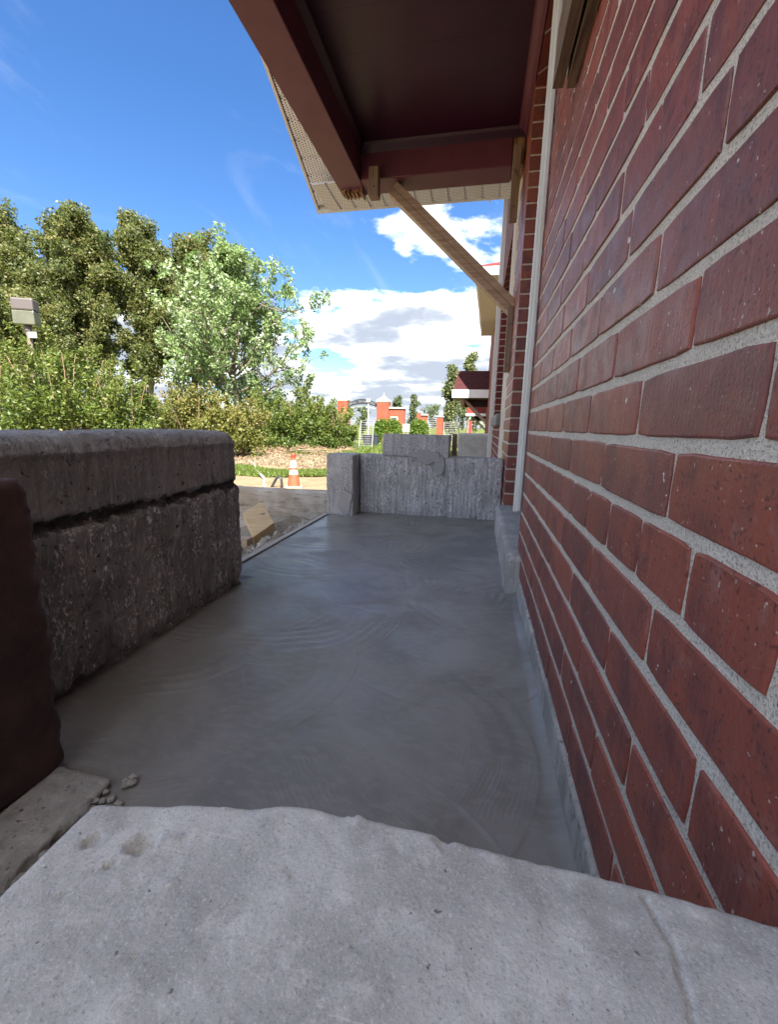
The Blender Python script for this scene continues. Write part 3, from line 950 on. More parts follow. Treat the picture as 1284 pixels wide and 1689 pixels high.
for (x, y, z, nm) in ((-1.125, 3.6145, 2.60, 'wood_block'), (-1.12, 3.6145, 2.52, 'wood_block'), (-0.027, 3.6195, 1.20, 'support_post'), (-0.022, 3.6195, 1.5, 'support_post'),
                      (-0.06, 3.5995, 2.30, 'hanging_post'), (-0.055, 3.5995, 2.52, 'hanging_post')):
    nb_ = bmesh.new()
    bmesh.ops.create_cone(nb_, cap_ends=True, segments=10, radius1=0.006, radius2=0.006, depth=0.003, matrix=Matrix.Translation((x, y, z)) @ Matrix.Rotation(R(90), 4, 'X'))
    obj('nail_head', nb_, 'metal_dark', bpy.data.objects[nm])

# ================================================================== CONCRETE WALLS
def left_disp(p, n):
    v = 0.005 * fbm(p, 4, 4) + 0.004 * fbm((p.x, p.y * 2.2, p.z * 0.35), 20, 4, 3.0) + 0.0022 * fbm(p, 60, 3)
    if n.x > 0.5:
        zc = 0.445 + 0.014 * noise.noise((p.y * 5, 1.3, 0)) + 0.006 * noise.noise((p.y * 31, 4.3, 0))
        wd = 0.016 + 0.009 * noise.noise((p.y * 15, 7, 0)) + 0.006 * fbm(p, 60, 3)
        t = (p.z - zc) / max(wd, 0.005)
        gap = math.exp(-t ** 6)
        solid = math.exp(-((p.y - 1.20) / 0.05) ** 4)          # a mortar pat bridges the cold joint
        v -= (0.020 + 0.020 * fbm(p, 55, 3)) * gap * (1 - 0.55 * solid)
        v += 0.007 * solid * math.exp(-((p.z - 0.42) / 0.05) ** 4)
        if p.z < zc:
            v += 0.008 + 0.012 * max(0, fbm((p.x, p.y * 3, p.z * 0.6), 20, 4, 9.0)) + 0.004 * fbm((p.x, p.y * 4, p.z), 34, 3, 2.0)
            low = min(1.0, max(0.0, 1 - p.z / 0.06))
            v -= 0.035 * low ** 2 * (0.6 + 0.7 * fbm(p, 25, 3))
        if p.z > 0.60:                                          # sagging lip of render under the rounded top
            lip = 0.622 + 0.006 * noise.noise((p.y * 9, 2.2, 0))
            v += 0.006 * max(0.0, 1 - abs(p.z - lip) / 0.012)
    else:
        v += 0.004 * fbm(p, 18, 3)
    return v
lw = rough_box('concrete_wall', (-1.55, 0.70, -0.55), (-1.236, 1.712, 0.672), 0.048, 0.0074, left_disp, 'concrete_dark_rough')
tag(lw, 'dark rough low concrete wall with rounded top and a ragged cold joint', 'wall')

def brown_disp(p, n):
    e = max(0.0, 1 - abs(p.y - 0.62) / 0.06)
    return 0.005 * fbm(p, 6, 4) + 0.003 * fbm(p, 30, 4) + e * 0.010 * fbm(p, 24, 4, 4.0)
bp = rough_box('painted_pillar', (-1.42, -0.4, 0.005), (-1.003, 0.624, 0.606), 0.026, 0.011, brown_disp, 'paint_brown_concrete')
tag(bp, 'dark brown painted concrete pillar with rounded chipped corner', 'pillar')

st = thing('concrete_strip', 'narrow concrete strip with broken edge at the foot of the brown pillar', 'strip')
def strip_disp(p, n):
    v = 0.0012 * fbm(p, 20, 4)
    if n.x > 0.2 or n.y > 0.4:
        v += 0.010 * fbm(p, 16, 4) + 0.005 * fbm(p, 55, 3) - 0.004
    return v
rough_box('top_slab', (-1.01, -0.20, -0.10), (-0.872, 0.606, 0.014), 0.006, 0.008, strip_disp, 'foundation', st)
def broken_disp(p, n):
    return 0.016 * fbm(p, 13, 4) + 0.010 * fbm(p, 45, 4) + 0.010 * noise.turbulence(Vector(p) * 60, 3, True)
rough_box('broken_edge', (-0.885, -0.20, -0.12), (-0.835, 0.568, -0.012), 0.010, 0.0055, broken_disp, 'concrete_pale', st)
for i in range(15):
    a = rnd.random()
    px, py = -0.85 + rnd.uniform(-.03, .03), 0.575 + rnd.uniform(-.04, .05)
    r = rnd.uniform(0.004, 0.011)
    bm = bmesh.new()
    bmesh.ops.create_icosphere(bm, subdivisions=1, radius=r)
    for v in bm.verts:
        v.co *= rnd.uniform(0.65, 1.2)
        v.co.z *= 0.7
    o = obj('stone', bm, 'stone_bits')
    o.location = (px, py, r * 0.35)
    tag(o, 'small crumbled concrete bit by the broken edge of the strip', 'stone', 'crumbs along the broken concrete strip')

# low ledge the picture is taken over
crack = [(-0.097, 0.232), (-0.093, 0.217), (-0.091, 0.201), (-0.094, 0.173), (-0.088, 0.13), (-0.095, 0.05)]
chips = [(-0.405, 0.206, 0.009, 0.006), (-0.392, 0.207, 0.005, -0.002), (-0.384, 0.209, 0.005, -0.0018), (-0.414, 0.190, 0.003, 0.003), (-0.363, 0.145, 0.003, 0.002),
         (-0.344, 0.201, 0.0035, -0.0012), (-0.438, 0.207, 0.006, 0.004), (-0.30, 0.19, 0.003, 0.001), (-0.352, 0.17, 0.004, -0.0012), (-0.39, 0.158, 0.003, 0.001), (-0.32, 0.213, 0.003, 0.001),
         (-0.275, 0.238, 0.006, -0.002), (-0.215, 0.234, 0.007, 0.002), (-0.245, 0.221, 0.003, 0.001), (-0.175, 0.214, 0.004, 0.001), (-0.37, 0.181, 0.004, -0.001), (-0.335, 0.155, 0.0025, 0.0012),
         (-0.255, 0.165, 0.0022, 0.0012), (-0.21, 0.19, 0.002, 0.001), (-0.15, 0.17, 0.0022, 0.0012), (-0.425, 0.17, 0.003, 0.0014), (-0.40, 0.18, 0.0035, -0.0012)]
def ledge_disp(p, n):
    v = 0.0009 * fbm(p, 6, 3) + 0.0005 * fbm((p.x, p.y, p.z), 34, 4) + 0.0004 * fbm(p, 90, 2)
    e = max(0.0, 1 - abs(p.y - 0.237) / 0.022)
    v += e * (0.0022 * fbm(p, 26, 3, 2.0) - 0.001)
    if n.z > 0.3:
        for (cx, cy, rr, dp) in chips:
            q = math.hypot(p.x - cx, p.y - cy)
            if q < 2 * rr:
                q += 0.7 * rr * noise.noise((p.x * 170, p.y * 170, 0))
                v -= dp / (1 + math.exp(min(40, (q - 0.8 * rr) / (0.10 * rr)))) * (1 + 0.5 * noise.noise((p.x * 300, p.y * 300, 3)))
        for (a, b) in zip(crack[:-1], crack[1:]):
            ax_, ay_ = a
            dx, dy = b[0] - ax_, b[1] - ay_
            t = max(0, min(1, ((p.x - ax_) * dx + (p.y - ay_) * dy) / (dx * dx + dy * dy)))
            wob = 0.003 * noise.noise((p.y * 60, 3.0, 0))
            q = math.hypot(p.x - ax_ - t * dx - wob, p.y - ay_ - t * dy)
            if q < 0.004:
                v -= 0.0040 * math.exp(-(q / 0.0009) ** 2)
    return v
def ledge_warp(p):
    # the top bulges slightly at the middle of its front edge
    k = math.exp(-((p.x + 0.27) / 0.06) ** 2)
    back = -0.026 * max(0.0, (-0.30 - p.x) / 0.15) ** 1.3 - 0.010 * max(0.0, (p.x + 0.13) / 0.12)
    if p.y < 0: back = 0.0
    else: back *= p.y / 0.24
    return Vector((p.x, p.y + back + 0.003 * k, p.z + 0.003 * k * max(0, p.y) / 0.237))
lg = rough_box('concrete_ledge', (-0.462, -0.40, 0.02), (-0.004, 0.240, 0.440), 0.006, (0.0021, 0.0021, 0.02), ledge_disp, 'concrete_ledge_grey', warp=ledge_warp)
tag(lg, 'pale grey smooth concrete ledge with chips and a thin crack against the brick wall', 'ledge')

# end wall of the porch: base, raised block and corner post
ew = thing('end_wall', 'grey chipped concrete end wall with a raised block on top', 'wall')
def ew_disp(p, n):
    v = 0.004 * fbm(p, 6, 4) + 0.005 * fbm((p.x, p.y, p.z * 0.18), 30, 3, 1.0) + 0.003 * fbm(p, 40, 3)
    v += 0.0018 * math.sin(p.x * (170 + 60 * noise.noise((p.x * 3, 9, 0))) + 3 * noise.noise((p.x * 8, 0, p.z * 2))) * max(0, 0.5 + noise.noise((p.x * 6, 3, p.z * 5)))
    if p.z < 0.05:
        v -= 0.012 * (1 - p.z / 0.05 if p.z > 0 else 1) * (0.5 + fbm(p, 30, 2))
    return v
rough_box('wall_base', (-1.150, 3.405, -0.3), (-0.006, 3.60, 0.476), 0.010, (0.007, 0.02, 0.0125), ew_disp, 'concrete_grey_rough', ew)
rough_box('raised_block', (-0.965, 3.398, 0.470), (-0.428, 3.59, 0.646), 0.008, 0.0125, lambda p, n: 0.004 * fbm(p, 9, 4) + 0.003 * fbm(p, 40, 3), 'concrete_scratched', ew)
cp = rough_box('concrete_post', (-1.384, 3.235, -0.3), (-1.160, 3.50, 0.480), 0.008, 0.0125, lambda p, n: 0.003 * fbm(p, 9, 4) + 0.003 * fbm(p, 42, 3), 'concrete_scratched')
tag(cp, 'square chipped concrete post at the open corner of the porch', 'post')
def patch(name, cx, cz, rx, rz, y, parent, seed, mat='cement_patch'):
    bm = bmesh.new()
    n = 40
    c0 = bm.verts.new((cx, y - 0.004, cz))
    inner, outer = [], []
    for i in range(n):
        t = 2 * math.pi * i / n
        k = 1 + 0.35 * noise.noise((math.cos(t) * 1.6 + seed, math.sin(t) * 1.6, 0)) + 0.18 * noise.noise((math.cos(t) * 5 + seed, math.sin(t) * 5, 2))
        inner.append(bm.verts.new((cx + rx * k * 0.93 * math.cos(t), y - 0.004, cz + rz * k * 0.93 * math.sin(t))))
        outer.append(bm.verts.new((cx + rx * k * math.cos(t), y + 0.012, cz + rz * k * math.sin(t))))
    for i in range(n):
        j = (i + 1) % n
        bm.faces.new((c0, inner[i], inner[j]))
        bm.faces.new((inner[i], outer[i], outer[j], inner[j]))
    bmesh.ops.recalc_face_normals(bm, faces=bm.faces)
    return obj(name, bm, mat, parent)
patch('cement_patch', -0.60, 0.475, 0.11, 0.055, 3.392, ew, 1.0)
patch('cement_patch', -0.68, 0.49, 0.06, 0.03, 3.393, ew, 7.0)
patch('cement_patch', -0.50, 0.41, 0.05, 0.08, 3.395, ew, 3.0)
patch('cement_patch', -1.225, 0.115, 0.055, 0.115, 3.228, cp, 5.0)

o = box('wood_plank', (-0.420, 3.62, 0.478), (-0.383, 3.70, 0.655), 'lumber_post', None, 0.002, 1)
tag(o, 'small upright brown board standing behind the end wall block', 'board')

# ================================================================== BESIDE THE PORCH
o = obj('form_board', hexa_bm([(-1.405, 1.30, -0.16), (-1.368, 1.30, -0.16), (-1.368, 3.225, -0.16), (-1.400, 3.225, -0.16),
                              (-1.405, 1.30, 0.004), (-1.368, 1.30, 0.004), (-1.368, 3.225, 0.004), (-1.400, 3.225, 0.004)]), 'form_grey')
tag(o, 'long grey form board along the open edge of the wet floor', 'board')

def foot_disp(p, n):
    return 0.008 * fbm((p.x * 0.4, p.y, p.z * 2), 6, 4) + 0.004 * fbm(p, 24, 3)
fw = rough_box('footing_wall', (-3.4, 3.93, -0.9), (-1.42, 4.12, 0.052), 0.008, 0.025, foot_disp, 'footing_stained')
tag(fw, 'low stained board-marked concrete footing wall behind the plywood offcut', 'wall')

# plywood offcut leaning on the footing
pl = thing('plywood_offcut', 'pale plywood offcut lying tilted on the dirt beside the porch', 'board', loc=(0, 0, 0))
A, B_, C_, D_ = at(400, 846, 3.15), at(432, 826, 3.35), at(452, 862, 3.0), at(415, 892, 2.80)
nrm = (B_ - A).cross(D_ - A).normalized()
if nrm.z < 0: nrm = -nrm
D2 = A + (C_ - B_)
th = nrm * 0.07
bm = hexa_bm([A - th, B_ - th, C_ - th, D2 - th, A, B_, C_, D2])
bmesh.ops.bevel(bm, geom=bm.edges[:], offset=0.004, segments=1, affect='EDGES')
obj('panel', bm, 'plywood', pl)
q = at(407, 888, 2.75)
o = box('wood_scrap', (q.x - 0.05, q.y - 0.05, q.z - 0.05), (q.x + 0.03, q.y + 0.04, q.z + 0.005), 'lumber', None, 0.003, 1)
tag(o, 'small brown wood scrap beside the plywood offcut', 'wood scrap')
def pebble(px, py, pz, r, name, label, group, mat='stone_bits'):
    bm = bmesh.new()
    bmesh.ops.create_icosphere(bm, subdivisions=1, radius=r)
    for v in bm.verts:
        v.co *= rnd.uniform(0.6, 1.25)
    o = obj(name, bm, mat)
    o.location = (px, py, pz)
    o.rotation_euler = (rnd.random() * 6, rnd.random() * 6, rnd.random() * 6)
    tag(o, label, 'stone', group)
for i in range(46):
    px, py = rnd.uniform(-1.75, -1.43), rnd.uniform(1.9, 3.3)
    r = rnd.uniform(0.010, 0.034)
    pebble(px, py, dirt_z(px, py) + r * 0.3, r, 'stone', 'lump of rubble in the dirt beside the form board', 'rubble beside the porch')

# traffic cone
base_p = Vector((-4.058, 8.558, GZ))
tc = thing('traffic_cone', 'orange and white traffic cone on a square base on the bare ground', 'traffic cone')
def cone_sec(name, z0, z1, mat, proud=0.0):
    def r(z): return 0.135 - 0.100 * (z - 0.05) / 0.68
    pr = [(r(z0) + proud, z0), (r(z1) + proud, z1)]
    return obj(name, lathe_bm(pr, 28, base_p), mat, tc, smooth=False)
cone_sec('cone_body', 0.045, 0.68, 'cone_orange')
cone_sec('white_band', 0.30, 0.40, 'cone_white', 0.003)
cone_sec('white_band', 0.445, 0.605, 'cone_white', 0.003)
cone_sec('orange_band', 0.40, 0.445, 'cone_orange', 0.0015)
obj('top_collar', lathe_bm([(0.040, 0.655), (0.052, 0.665), (0.050, 0.72), (0.040, 0.745), (0.012, 0.745)], 20, base_p), 'cone_red', tc)
bm = box_bm((-0.185, -0.185, 0.0), (0.185, 0.185, 0.05), 0.018, 2)
bmesh.ops.rotate(bm, verts=bm.verts, cent=(0, 0, 0), matrix=Matrix.Rotation(0.35, 3, 'Z'))
bmesh.ops.translate(bm, verts=bm.verts, vec=base_p)
obj('base', bm, 'cone_base', tc)
o = obj('orange_lid', lathe_bm([(0.02, 0.0), (0.27, 0.0), (0.28, 0.02), (0.26, 0.035), (0.1, 0.04)], 30, base_p + Vector((0.10, -0.12, -0.036))), 'cone_orange')
tag(o, 'flat round orange lid lying under the traffic cone', 'lid')

# bent black pipe and pale hose on the soil
pts = [at(446, 808, 8.5), at(450, 800, 8.5), at(456, 789, 8.5), at(460, 786.5, 8.5), at(464, 789, 8.5), at(465, 800, 8.5), at(465, 812, 8.5)]
o = obj('bent_pipe', tube_bm(pts, 0.028, 10), 'pipe_black', smooth=True)
tag(o, 'short black pipe bent into a hoop beside the traffic cone', 'pipe')
hp = []
for (u, v) in ((410, 760), (418, 766), (423, 773), (426, 780), (432, 788), (437, 796), (442, 806)):
    r_ = np.array([(u - IW / 2) / F_PX, (v - IH / 2) / F_PX, 1.0])
    w = np.array([r_ @ AX, r_ @ AY, r_ @ AZ])
    k = (GZ + 0.05 - CAM.z) / w[2]
    hp.append((CAM.x + w[0] * k, w[1] * k, GZ + 0.05))
hq = []
for i in range(len(hp) - 1):
    for t in (0, 0.34, 0.67):
        a, b = Vector(hp[i]), Vector(hp[i + 1])
        pt = a.lerp(b, t)
        pt.x += 0.05 * math.sin(pt.y * 2.1)
        hq.append(pt)
o = obj('hose', tube_bm(hq, 0.034, 8), 'hose_white', smooth=True)
tag(o, 'pale plastic hose snaking across the bare soil', 'hose')

# ------------------------------------------------------------------ leaf and blade clouds
def rand_unit(rng, n):
    v = rng.normal(size=(n, 3))
    return v / np.linalg.norm(v, axis=1, keepdims=True)

def leaf_mesh(name, P, size, mat, parent, rng, aspect=0.55, lean=(0, 0, 0.2), tone=None, jitter=0.5):
    n = len(P)
    a = rand_unit(rng, n) + np.array(lean)
    a /= np.linalg.norm(a, axis=1, keepdims=True)
    b = np.cross(a, rand_unit(rng, n))
    b /= np.maximum(np.linalg.norm(b, axis=1, keepdims=True), 1e-6)
    c = np.cross(a, b)
    L = size * rng.uniform(1 - jitter, 1 + jitter, (n, 1))
    Wd = L * aspect * 0.5
    V = np.empty((n, 4, 3))
    V[:, 0] = P - a * L * 0.5
    V[:, 1] = P - a * L * 0.05 + b * Wd + c * L * 0.06
    V[:, 2] = P + a * L * 0.5
    V[:, 3] = P - a * L * 0.05 - b * Wd + c * L * 0.06
    me = bpy.data.meshes.new(name)
    me.vertices.add(4 * n)
    me.vertices.foreach_set('co', V.reshape(-1).astype(np.float32))
    me.loops.add(4 * n)
    me.loops.foreach_set('vertex_index', np.arange(4 * n, dtype=np.int32))
    me.polygons.add(n)
    me.polygons.foreach_set('loop_start', np.arange(0, 4 * n, 4, dtype=np.int32))
    me.polygons.foreach_set('loop_total', np.full(n, 4, dtype=np.int32))
    at_ = me.attributes.new('leaf_tone', 'FLOAT', 'FACE')
    if tone is None:
        tone = rng.random(n)
    at_.data.foreach_set('value', np.clip(tone, 0, 1).astype(np.float32))
    me.update(calc_edges=True)
    return finish(name, me, mat, parent)

def limb_path(p0, d, length, rng, bend=0.25, up=0.25, n=6):
    p = np.array(p0, float)
    d = np.array(d, float)
    d /= np.linalg.norm(d)
    out = [p.copy()]
    for i in range(n):
        d = d + rng.normal(size=3) * bend * 0.35 + np.array([0, 0, up * 0.25])
        d /= np.linalg.norm(d)
        p = p + d * length / n
        out.append(p.copy())
    return out

def clump_leaves(cl, rng, dens):
    """cl: list of (centre, radius, vertical stretch); leaves sit mostly in the outer shell of each clump"""
    out, tn = [], []
    for (c, r, sz) in cl:
        n = max(4, int(dens * r * r))
        v = rand_unit(rng, n) * (rng.random((n, 1)) ** 0.45) * r
        v[:, 2] *= sz
        out.append(np.array(c) + v)
        tn.append(np.clip(rng.normal(0.45, 0.22, n) + rng.normal(0, 0.12), 0, 1))
    return np.concatenate(out), np.concatenate(tn)

def make_tree(name, label, cat, base, height, spread_r, rng, mat, leaf, dens, crown_from=0.3, limbs=16, trunk_r=0.25, up=0.5, lean=(0, 0),
              clump=0.12, top_taper=0.6, group=None, aspect=0.6, sub=4, stretch=1.0, leafy_lean=(0, 0, 0.2), forks=1):
    t = thing(name, label, cat, group, loc=(0, 0, 0))
    bm = bmesh.new()
    base = np.array(base, float)
    cl = []
    for f in range(forks):
        ln = np.array(lean) + (rng.normal(size=2) * 0.10 if forks > 1 else 0)
        if forks > 1:
            ang0 = 2 * math.pi * f / forks + rng.random()
            ln = np.array(lean) + 0.16 * np.array([math.cos(ang0), math.sin(ang0)]) * spread_r / height * 3
        hh = height * (1 if f == 0 else rng.uniform(0.82, 0.98))
        path, rad = [], []
        for i in range(11):
            s = i / 10
            path.append(base + np.array([ln[0] * hh * s + 0.012 * height * rng.normal(), ln[1] * hh * s + 0.012 * height * rng.normal(), hh * s * 0.96]))
            rad.append(trunk_r / math.sqrt(forks) * (1 - 0.88 * s) + 0.01)
        tube_bm(path, rad, 8, bm)
        for k in range(limbs // forks):
            s = crown_from + (0.97 - crown_from) * (k + rng.random() * 0.8) / (limbs // forks)
            i0 = min(int(s * 10), 9)
            p0 = path[i0] + (path[i0 + 1] - path[i0]) * (s * 10 - i0)
            ang = rng.random() * 2 * math.pi + k * 2.4
            rel = (s - crown_from) / (1 - crown_from)
            prof = (0.65 + 0.6 * rel if rel < 0.35 else 0.86 * (1 - (rel - 0.35) / 0.65 * top_taper) + 0.0)
            ll = spread_r * prof * rng.uniform(0.75, 1.15) / math.sqrt(forks) ** 0.6
            dv = (math.cos(ang), math.sin(ang), up * (0.6 + 0.8 * rng.random()))
            lp = limb_path(p0, dv, ll, rng, 0.25, up)
            tube_bm(lp, [trunk_r * 0.33 * (1 - s * 0.6) * (1 - 0.8 * j / 6) + 0.006 for j in range(7)], 5, bm)
            for j in range(2, 7):
                cl.append((lp[j] + rng.normal(size=3) * 0.05 * spread_r, height * clump * rng.uniform(0.45, 0.9), stretch))
            for q in range(sub):
                j = 2 + int(rng.random() * 4)
                sd = rng.normal(size=3)
                sd[2] = abs(sd[2]) * (0.4 + up)
                sp = limb_path(lp[j], sd, ll * rng.uniform(0.3, 0.55), rng, 0.3, up, 3)
                tube_bm(sp, [trunk_r * 0.10 + 0.004, trunk_r * 0.08 + .003, trunk_r * 0.06 + .002, 0.004], 4, bm)
                cl.append((sp[-1], height * clump * rng.uniform(0.4, 0.8), stretch))
                cl.append((sp[-2], height * clump * rng.uniform(0.3, 0.6), stretch))
        cl.append((path[-1], height * clump * 0.7, 1.3))
    obj('trunk', bm, 'bark', t)
    P, tn = clump_leaves(cl, rng, dens)
    leaf_mesh('crown', P, leaf, mat, t, rng, aspect=aspect, tone=tn, lean=leafy_lean)
    return t

def make_bush(name, label, cat, base, rx, ry, h, rng, mat, leaf, n, group=None, sprays=26, shell=0.35):
    t = thing(name, label, cat, group)
    bm = bmesh.new()
    base = np.array(base, float)
    pts, tn = [], []
    for k in range(14):
        ang = rng.random() * 6.28
        lp = limb_path(base + np.array([math.cos(ang) * rx * 0.25, math.sin(ang) * ry * 0.25, 0]), (math.cos(ang) * 0.6 * rx, math.sin(ang) * 0.6 * ry, h * 0.9), h * 0.9, rng, 0.2, 0.2)
        tube_bm(lp, [0.022 * (1 - 0.8 * j / 6) + 0.003 for j in range(7)], 5, bm)
    # lumpy mass made of many leafy clumps
    for k in range(64):
        u = rand_unit(rng, 1)[0]
        u[2] = abs(u[2])
        rr = rng.uniform(0.55, 1.0)
        c = base + np.array([u[0] * rx * rr, u[1] * ry * rr, 0.12 * h + u[2] * h * 0.78 * rr])
        r = rng.uniform(0.22, 0.42) * min(rx, h * 0.5)
        m = int(n / 64 * 0.8)
        v = rand_unit(rng, m) * (rng.random((m, 1)) ** shell) * r
        v[:, 2] *= 0.75
        pts.append(c + v)
        tn.append(np.clip(rng.normal(0.42, 0.2, m) + 0.18 * (u[2] - 0.4), 0, 1))
    for k in range(sprays):
        ang = rng.random() * 6.28
        rr = rng.random() ** 0.5
        p0 = base + np.array([math.cos(ang) * rx * rr * 0.9, math.sin(ang) * ry * rr * 0.9, h * (0.85 - 0.45 * rr * rr)])
        lp = np.array(limb_path(p0, (math.cos(ang) * 0.7, math.sin(ang) * 0.7, 1.0), h * rng.uniform(0.16, 0.38), rng, 0.3, -0.1, 5))
        tube_bm(lp.tolist(), 0.005, 4, bm)
        m = max(10, int(n * 0.2 / sprays))
        tt = rng.random(m) * 4.99
        ii = tt.astype(int)
        q = lp[ii] + (lp[np.minimum(ii + 1, 5)] - lp[ii]) * (tt - ii)[:, None]
        pts.append(q + rng.normal(size=(m, 3)) * leaf * 0.6)
        tn.append(np.clip(rng.normal(0.6, 0.2, m), 0, 1))
    obj('stems', bm, 'twig', t)
    leaf_mesh('foliage', np.concatenate(pts), leaf, mat, t, rng, aspect=0.55, tone=np.concatenate(tn), lean=(0, -0.1, 0.0))
    return t

# ================================================================== BUSHES AND TREES
RG = np.random.default_rng
bushes = [
    (-15.6, 11.6, 1.9, 1.5, 3.85, 13000, 'leaf_bush', 'tall leafy green shrub below the box-headed lamp post'),
    (-13.3, 11.6, 1.6, 1.4, 3.75, 13000, 'leaf_bush', 'broad bright green shrub beside the lamp post, its tallest shoots arching'),
    (-11.9, 12.6, 1.3, 1.2, 2.95, 9000, 'leaf_bush', 'rounded green shrub next to the gap under the poplar trunks'),
    (-11.3, 15.4, 1.5, 1.3, 2.65, 11000, 'leaf_bush_yellow', 'yellow-green twiggy shrub below the silvery maple'),
    (-9.75, 15.6, 1.25, 1.1, 2.35, 9500, 'leaf_bush_yellow', 'yellowish shrub with dry brown stems at its foot'),
    (-9.9, 19.2, 1.5, 1.3, 2.65, 10000, 'leaf_bush', 'dense green shrub behind the dry brush heap'),
    (-8.3, 19.8, 1.5, 1.3, 2.85, 11000, 'leaf_bush', 'dense dark green shrub with deep shade at its foot'),
    (-7.05, 20.2, 1.0, 1.0, 2.15, 8000, 'leaf_bush', 'lower green shrub beside the wire mesh panels'),
]
for i, (x, y, rx, ry, h, n, mt, lab) in enumerate(bushes):
    make_bush('shrub', lab, 'shrub', (x, y, GZ), rx, ry, h, RG(100 + i), mt, 0.098, int(n * 1.55), 'shrubs along the edge of the plot')
make_bush('shrub', 'small pale shrub seen low between the two shrub groups', 'shrub', (-14.5, 18.0, GZ), 1.6, 1.2, 1.7, RG(150), 'leaf_far', 0.13, 5000, 'shrubs along the edge of the plot')

pop = [(-47.0, 36.0, 19.6, 6.6, (0.00, 0), 'tall poplar with the broadest dark crown, behind the lamp post'),
       (-42.6, 38.0, 19.2, 6.4, (0.02, 0), 'tall poplar crowding the broadest one, trunk hidden by shrubs'),
       (-39.0, 36.0, 18.6, 6.4, (-0.03, 0), 'tall poplar with leaning forked trunk and olive crown'),
       (-35.4, 34.5, 17.9, 6.2, (-0.02, 0), 'tall poplar with bronze-tinged crown in the row'),
       (-31.4, 37.0, 18.8, 4.8, (0.02, 0), 'slender tall poplar standing apart with sky around its top'),
       (-27.6, 38.5, 17.6, 5.4, (0.02, 0), 'narrow poplar half hidden behind the silvery maple')]
for i, (x, y, h, sr, ln, lab) in enumerate(pop):
    make_tree('poplar_tree', lab, 'tree', (x, y, GZ), h, sr, RG(300 + i), 'leaf_poplar', 0.23, 330, crown_from=0.24, limbs=34, trunk_r=0.36, up=0.62, lean=ln,
              clump=0.062, top_taper=0.62, group='row of tall poplars', sub=4, stretch=1.0, forks=2 if i in (1, 2) else 1)
make_tree('maple_tree', 'silvery green maple with upswept branches behind the shrubs', 'tree', (-13.3, 22.0, GZ), 10.4, 6.0, RG(41), 'leaf_maple', 0.17, 560, crown_from=0.06,
          limbs=44, trunk_r=0.20, up=0.5, clump=0.052, top_taper=0.96, sub=6, stretch=1.2, leafy_lean=(0.25, 0, -0.35), aspect=0.5, forks=1)
make_tree('young_tree', 'thin grey-green young tree leaning out beyond the maple', 'tree', (-14.5, 35.0, GZ), 5.0, 1.8, RG(43), 'leaf_far', 0.22, 120, crown_from=0.35, limbs=12, trunk_r=0.10, up=0.6, clump=0.07)

# conifer-like poplar by the neighbour porch and smaller far trees
make_tree('columnar_tree', 'light green columnar tree beside the neighbouring porch roof', 'tree', at(742, 712, 38).xy.to_3d() + Vector((0, 0, GZ)), 6.5, 1.35, RG(51), 'leaf_conifer', 0.20, 260,
          crown_from=0.10, limbs=26, trunk_r=0.16, up=0.8, clump=0.075, top_taper=0.75, stretch=1.4)
make_tree('columnar_tree', 'taller feathery tree rising behind the neighbouring porch roof', 'tree', at(771, 712, 44).xy.to_3d() + Vector((0, 0, GZ)), 8.6, 1.5, RG(52), 'leaf_conifer', 0.20, 200,
          crown_from=0.3, limbs=22, trunk_r=0.16, up=0.8, clump=0.062, top_taper=0.6, stretch=1.4)
for u, y, h, sr, lab, sd in ((655, 52, 4.8, 1.5, 'low grey-green tree behind the gate side wall', 61), (682, 46, 4.6, 1.1, 'slim young tree in front of the gate side wall', 62),
                             (762, 60, 4.6, 2.2, 'bushy green tree behind the red and green booth', 63), (712, 70, 4.4, 2.6, 'rounded far tree beyond the brick gate walls', 64),
                             (598, 40, 3.0, 1.2, 'small leafy tree in front of the arched sign', 65), (785, 55, 2.8, 2.0, 'low green tree under the farther porch roof', 66)):
    make_tree('young_tree', lab, 'tree', at(u, 712, y).xy.to_3d() + Vector((0, 0, GZ)), h, sr, RG(sd), 'leaf_far', 0.20, 210, crown_from=0.22, limbs=15, trunk_r=0.09, up=0.6, clump=0.09)

def hedge(u0, u1, vtop, y, lab, seed):
    a, b = at(u0, vtop, y), at(u1, vtop, y)
    rng = RG(seed)
    t = thing('hedge', lab, 'hedge', 'clipped hedges by the gate')
    n = 7000
    h = a.z - GZ
    w = abs(b.x - a.x)
    th = rng.random(n) * 2 * math.pi
    ph = np.arccos(rng.random(n))
    k = 0.8 + 0.2 * rng.random(n) ** 0.5
    k = k * (1 + 0.08 * np.sin(th * 9 + ph * 7))
    sgn = lambda v: np.sign(v) * np.abs(v) ** 0.6
    P = np.stack([(a.x + b.x) / 2 + sgn(np.sin(ph) * np.cos(th)) * w / 2 * k, y + 0.7 + sgn(np.sin(ph) * np.sin(th)) * 0.8 * k, GZ + sgn(np.cos(ph)) * h * k], 1)
    leaf_mesh('foliage', P, 0.13, 'leaf_hedge', t, rng, tone=np.clip(rng.normal(0.5, 0.22, n), 0, 1))
    bm = bmesh.new()
    for j in range(5):
        x = min(a.x, b.x) + w * (j + 0.5) / 5
        tube_bm([(x, y + 0.7, GZ), (x + 0.05, y + 0.7, GZ + h * 0.7)], [0.04, 0.02], 6, bm)
    obj('stems', bm, 'twig', t)
hedge(613, 661, 692, 28, 'bright green hedge in front of the pillar with the arched sign', 71)
hedge(674, 706, 694, 28.5, 'bright green hedge in front of the far brick walls', 72)

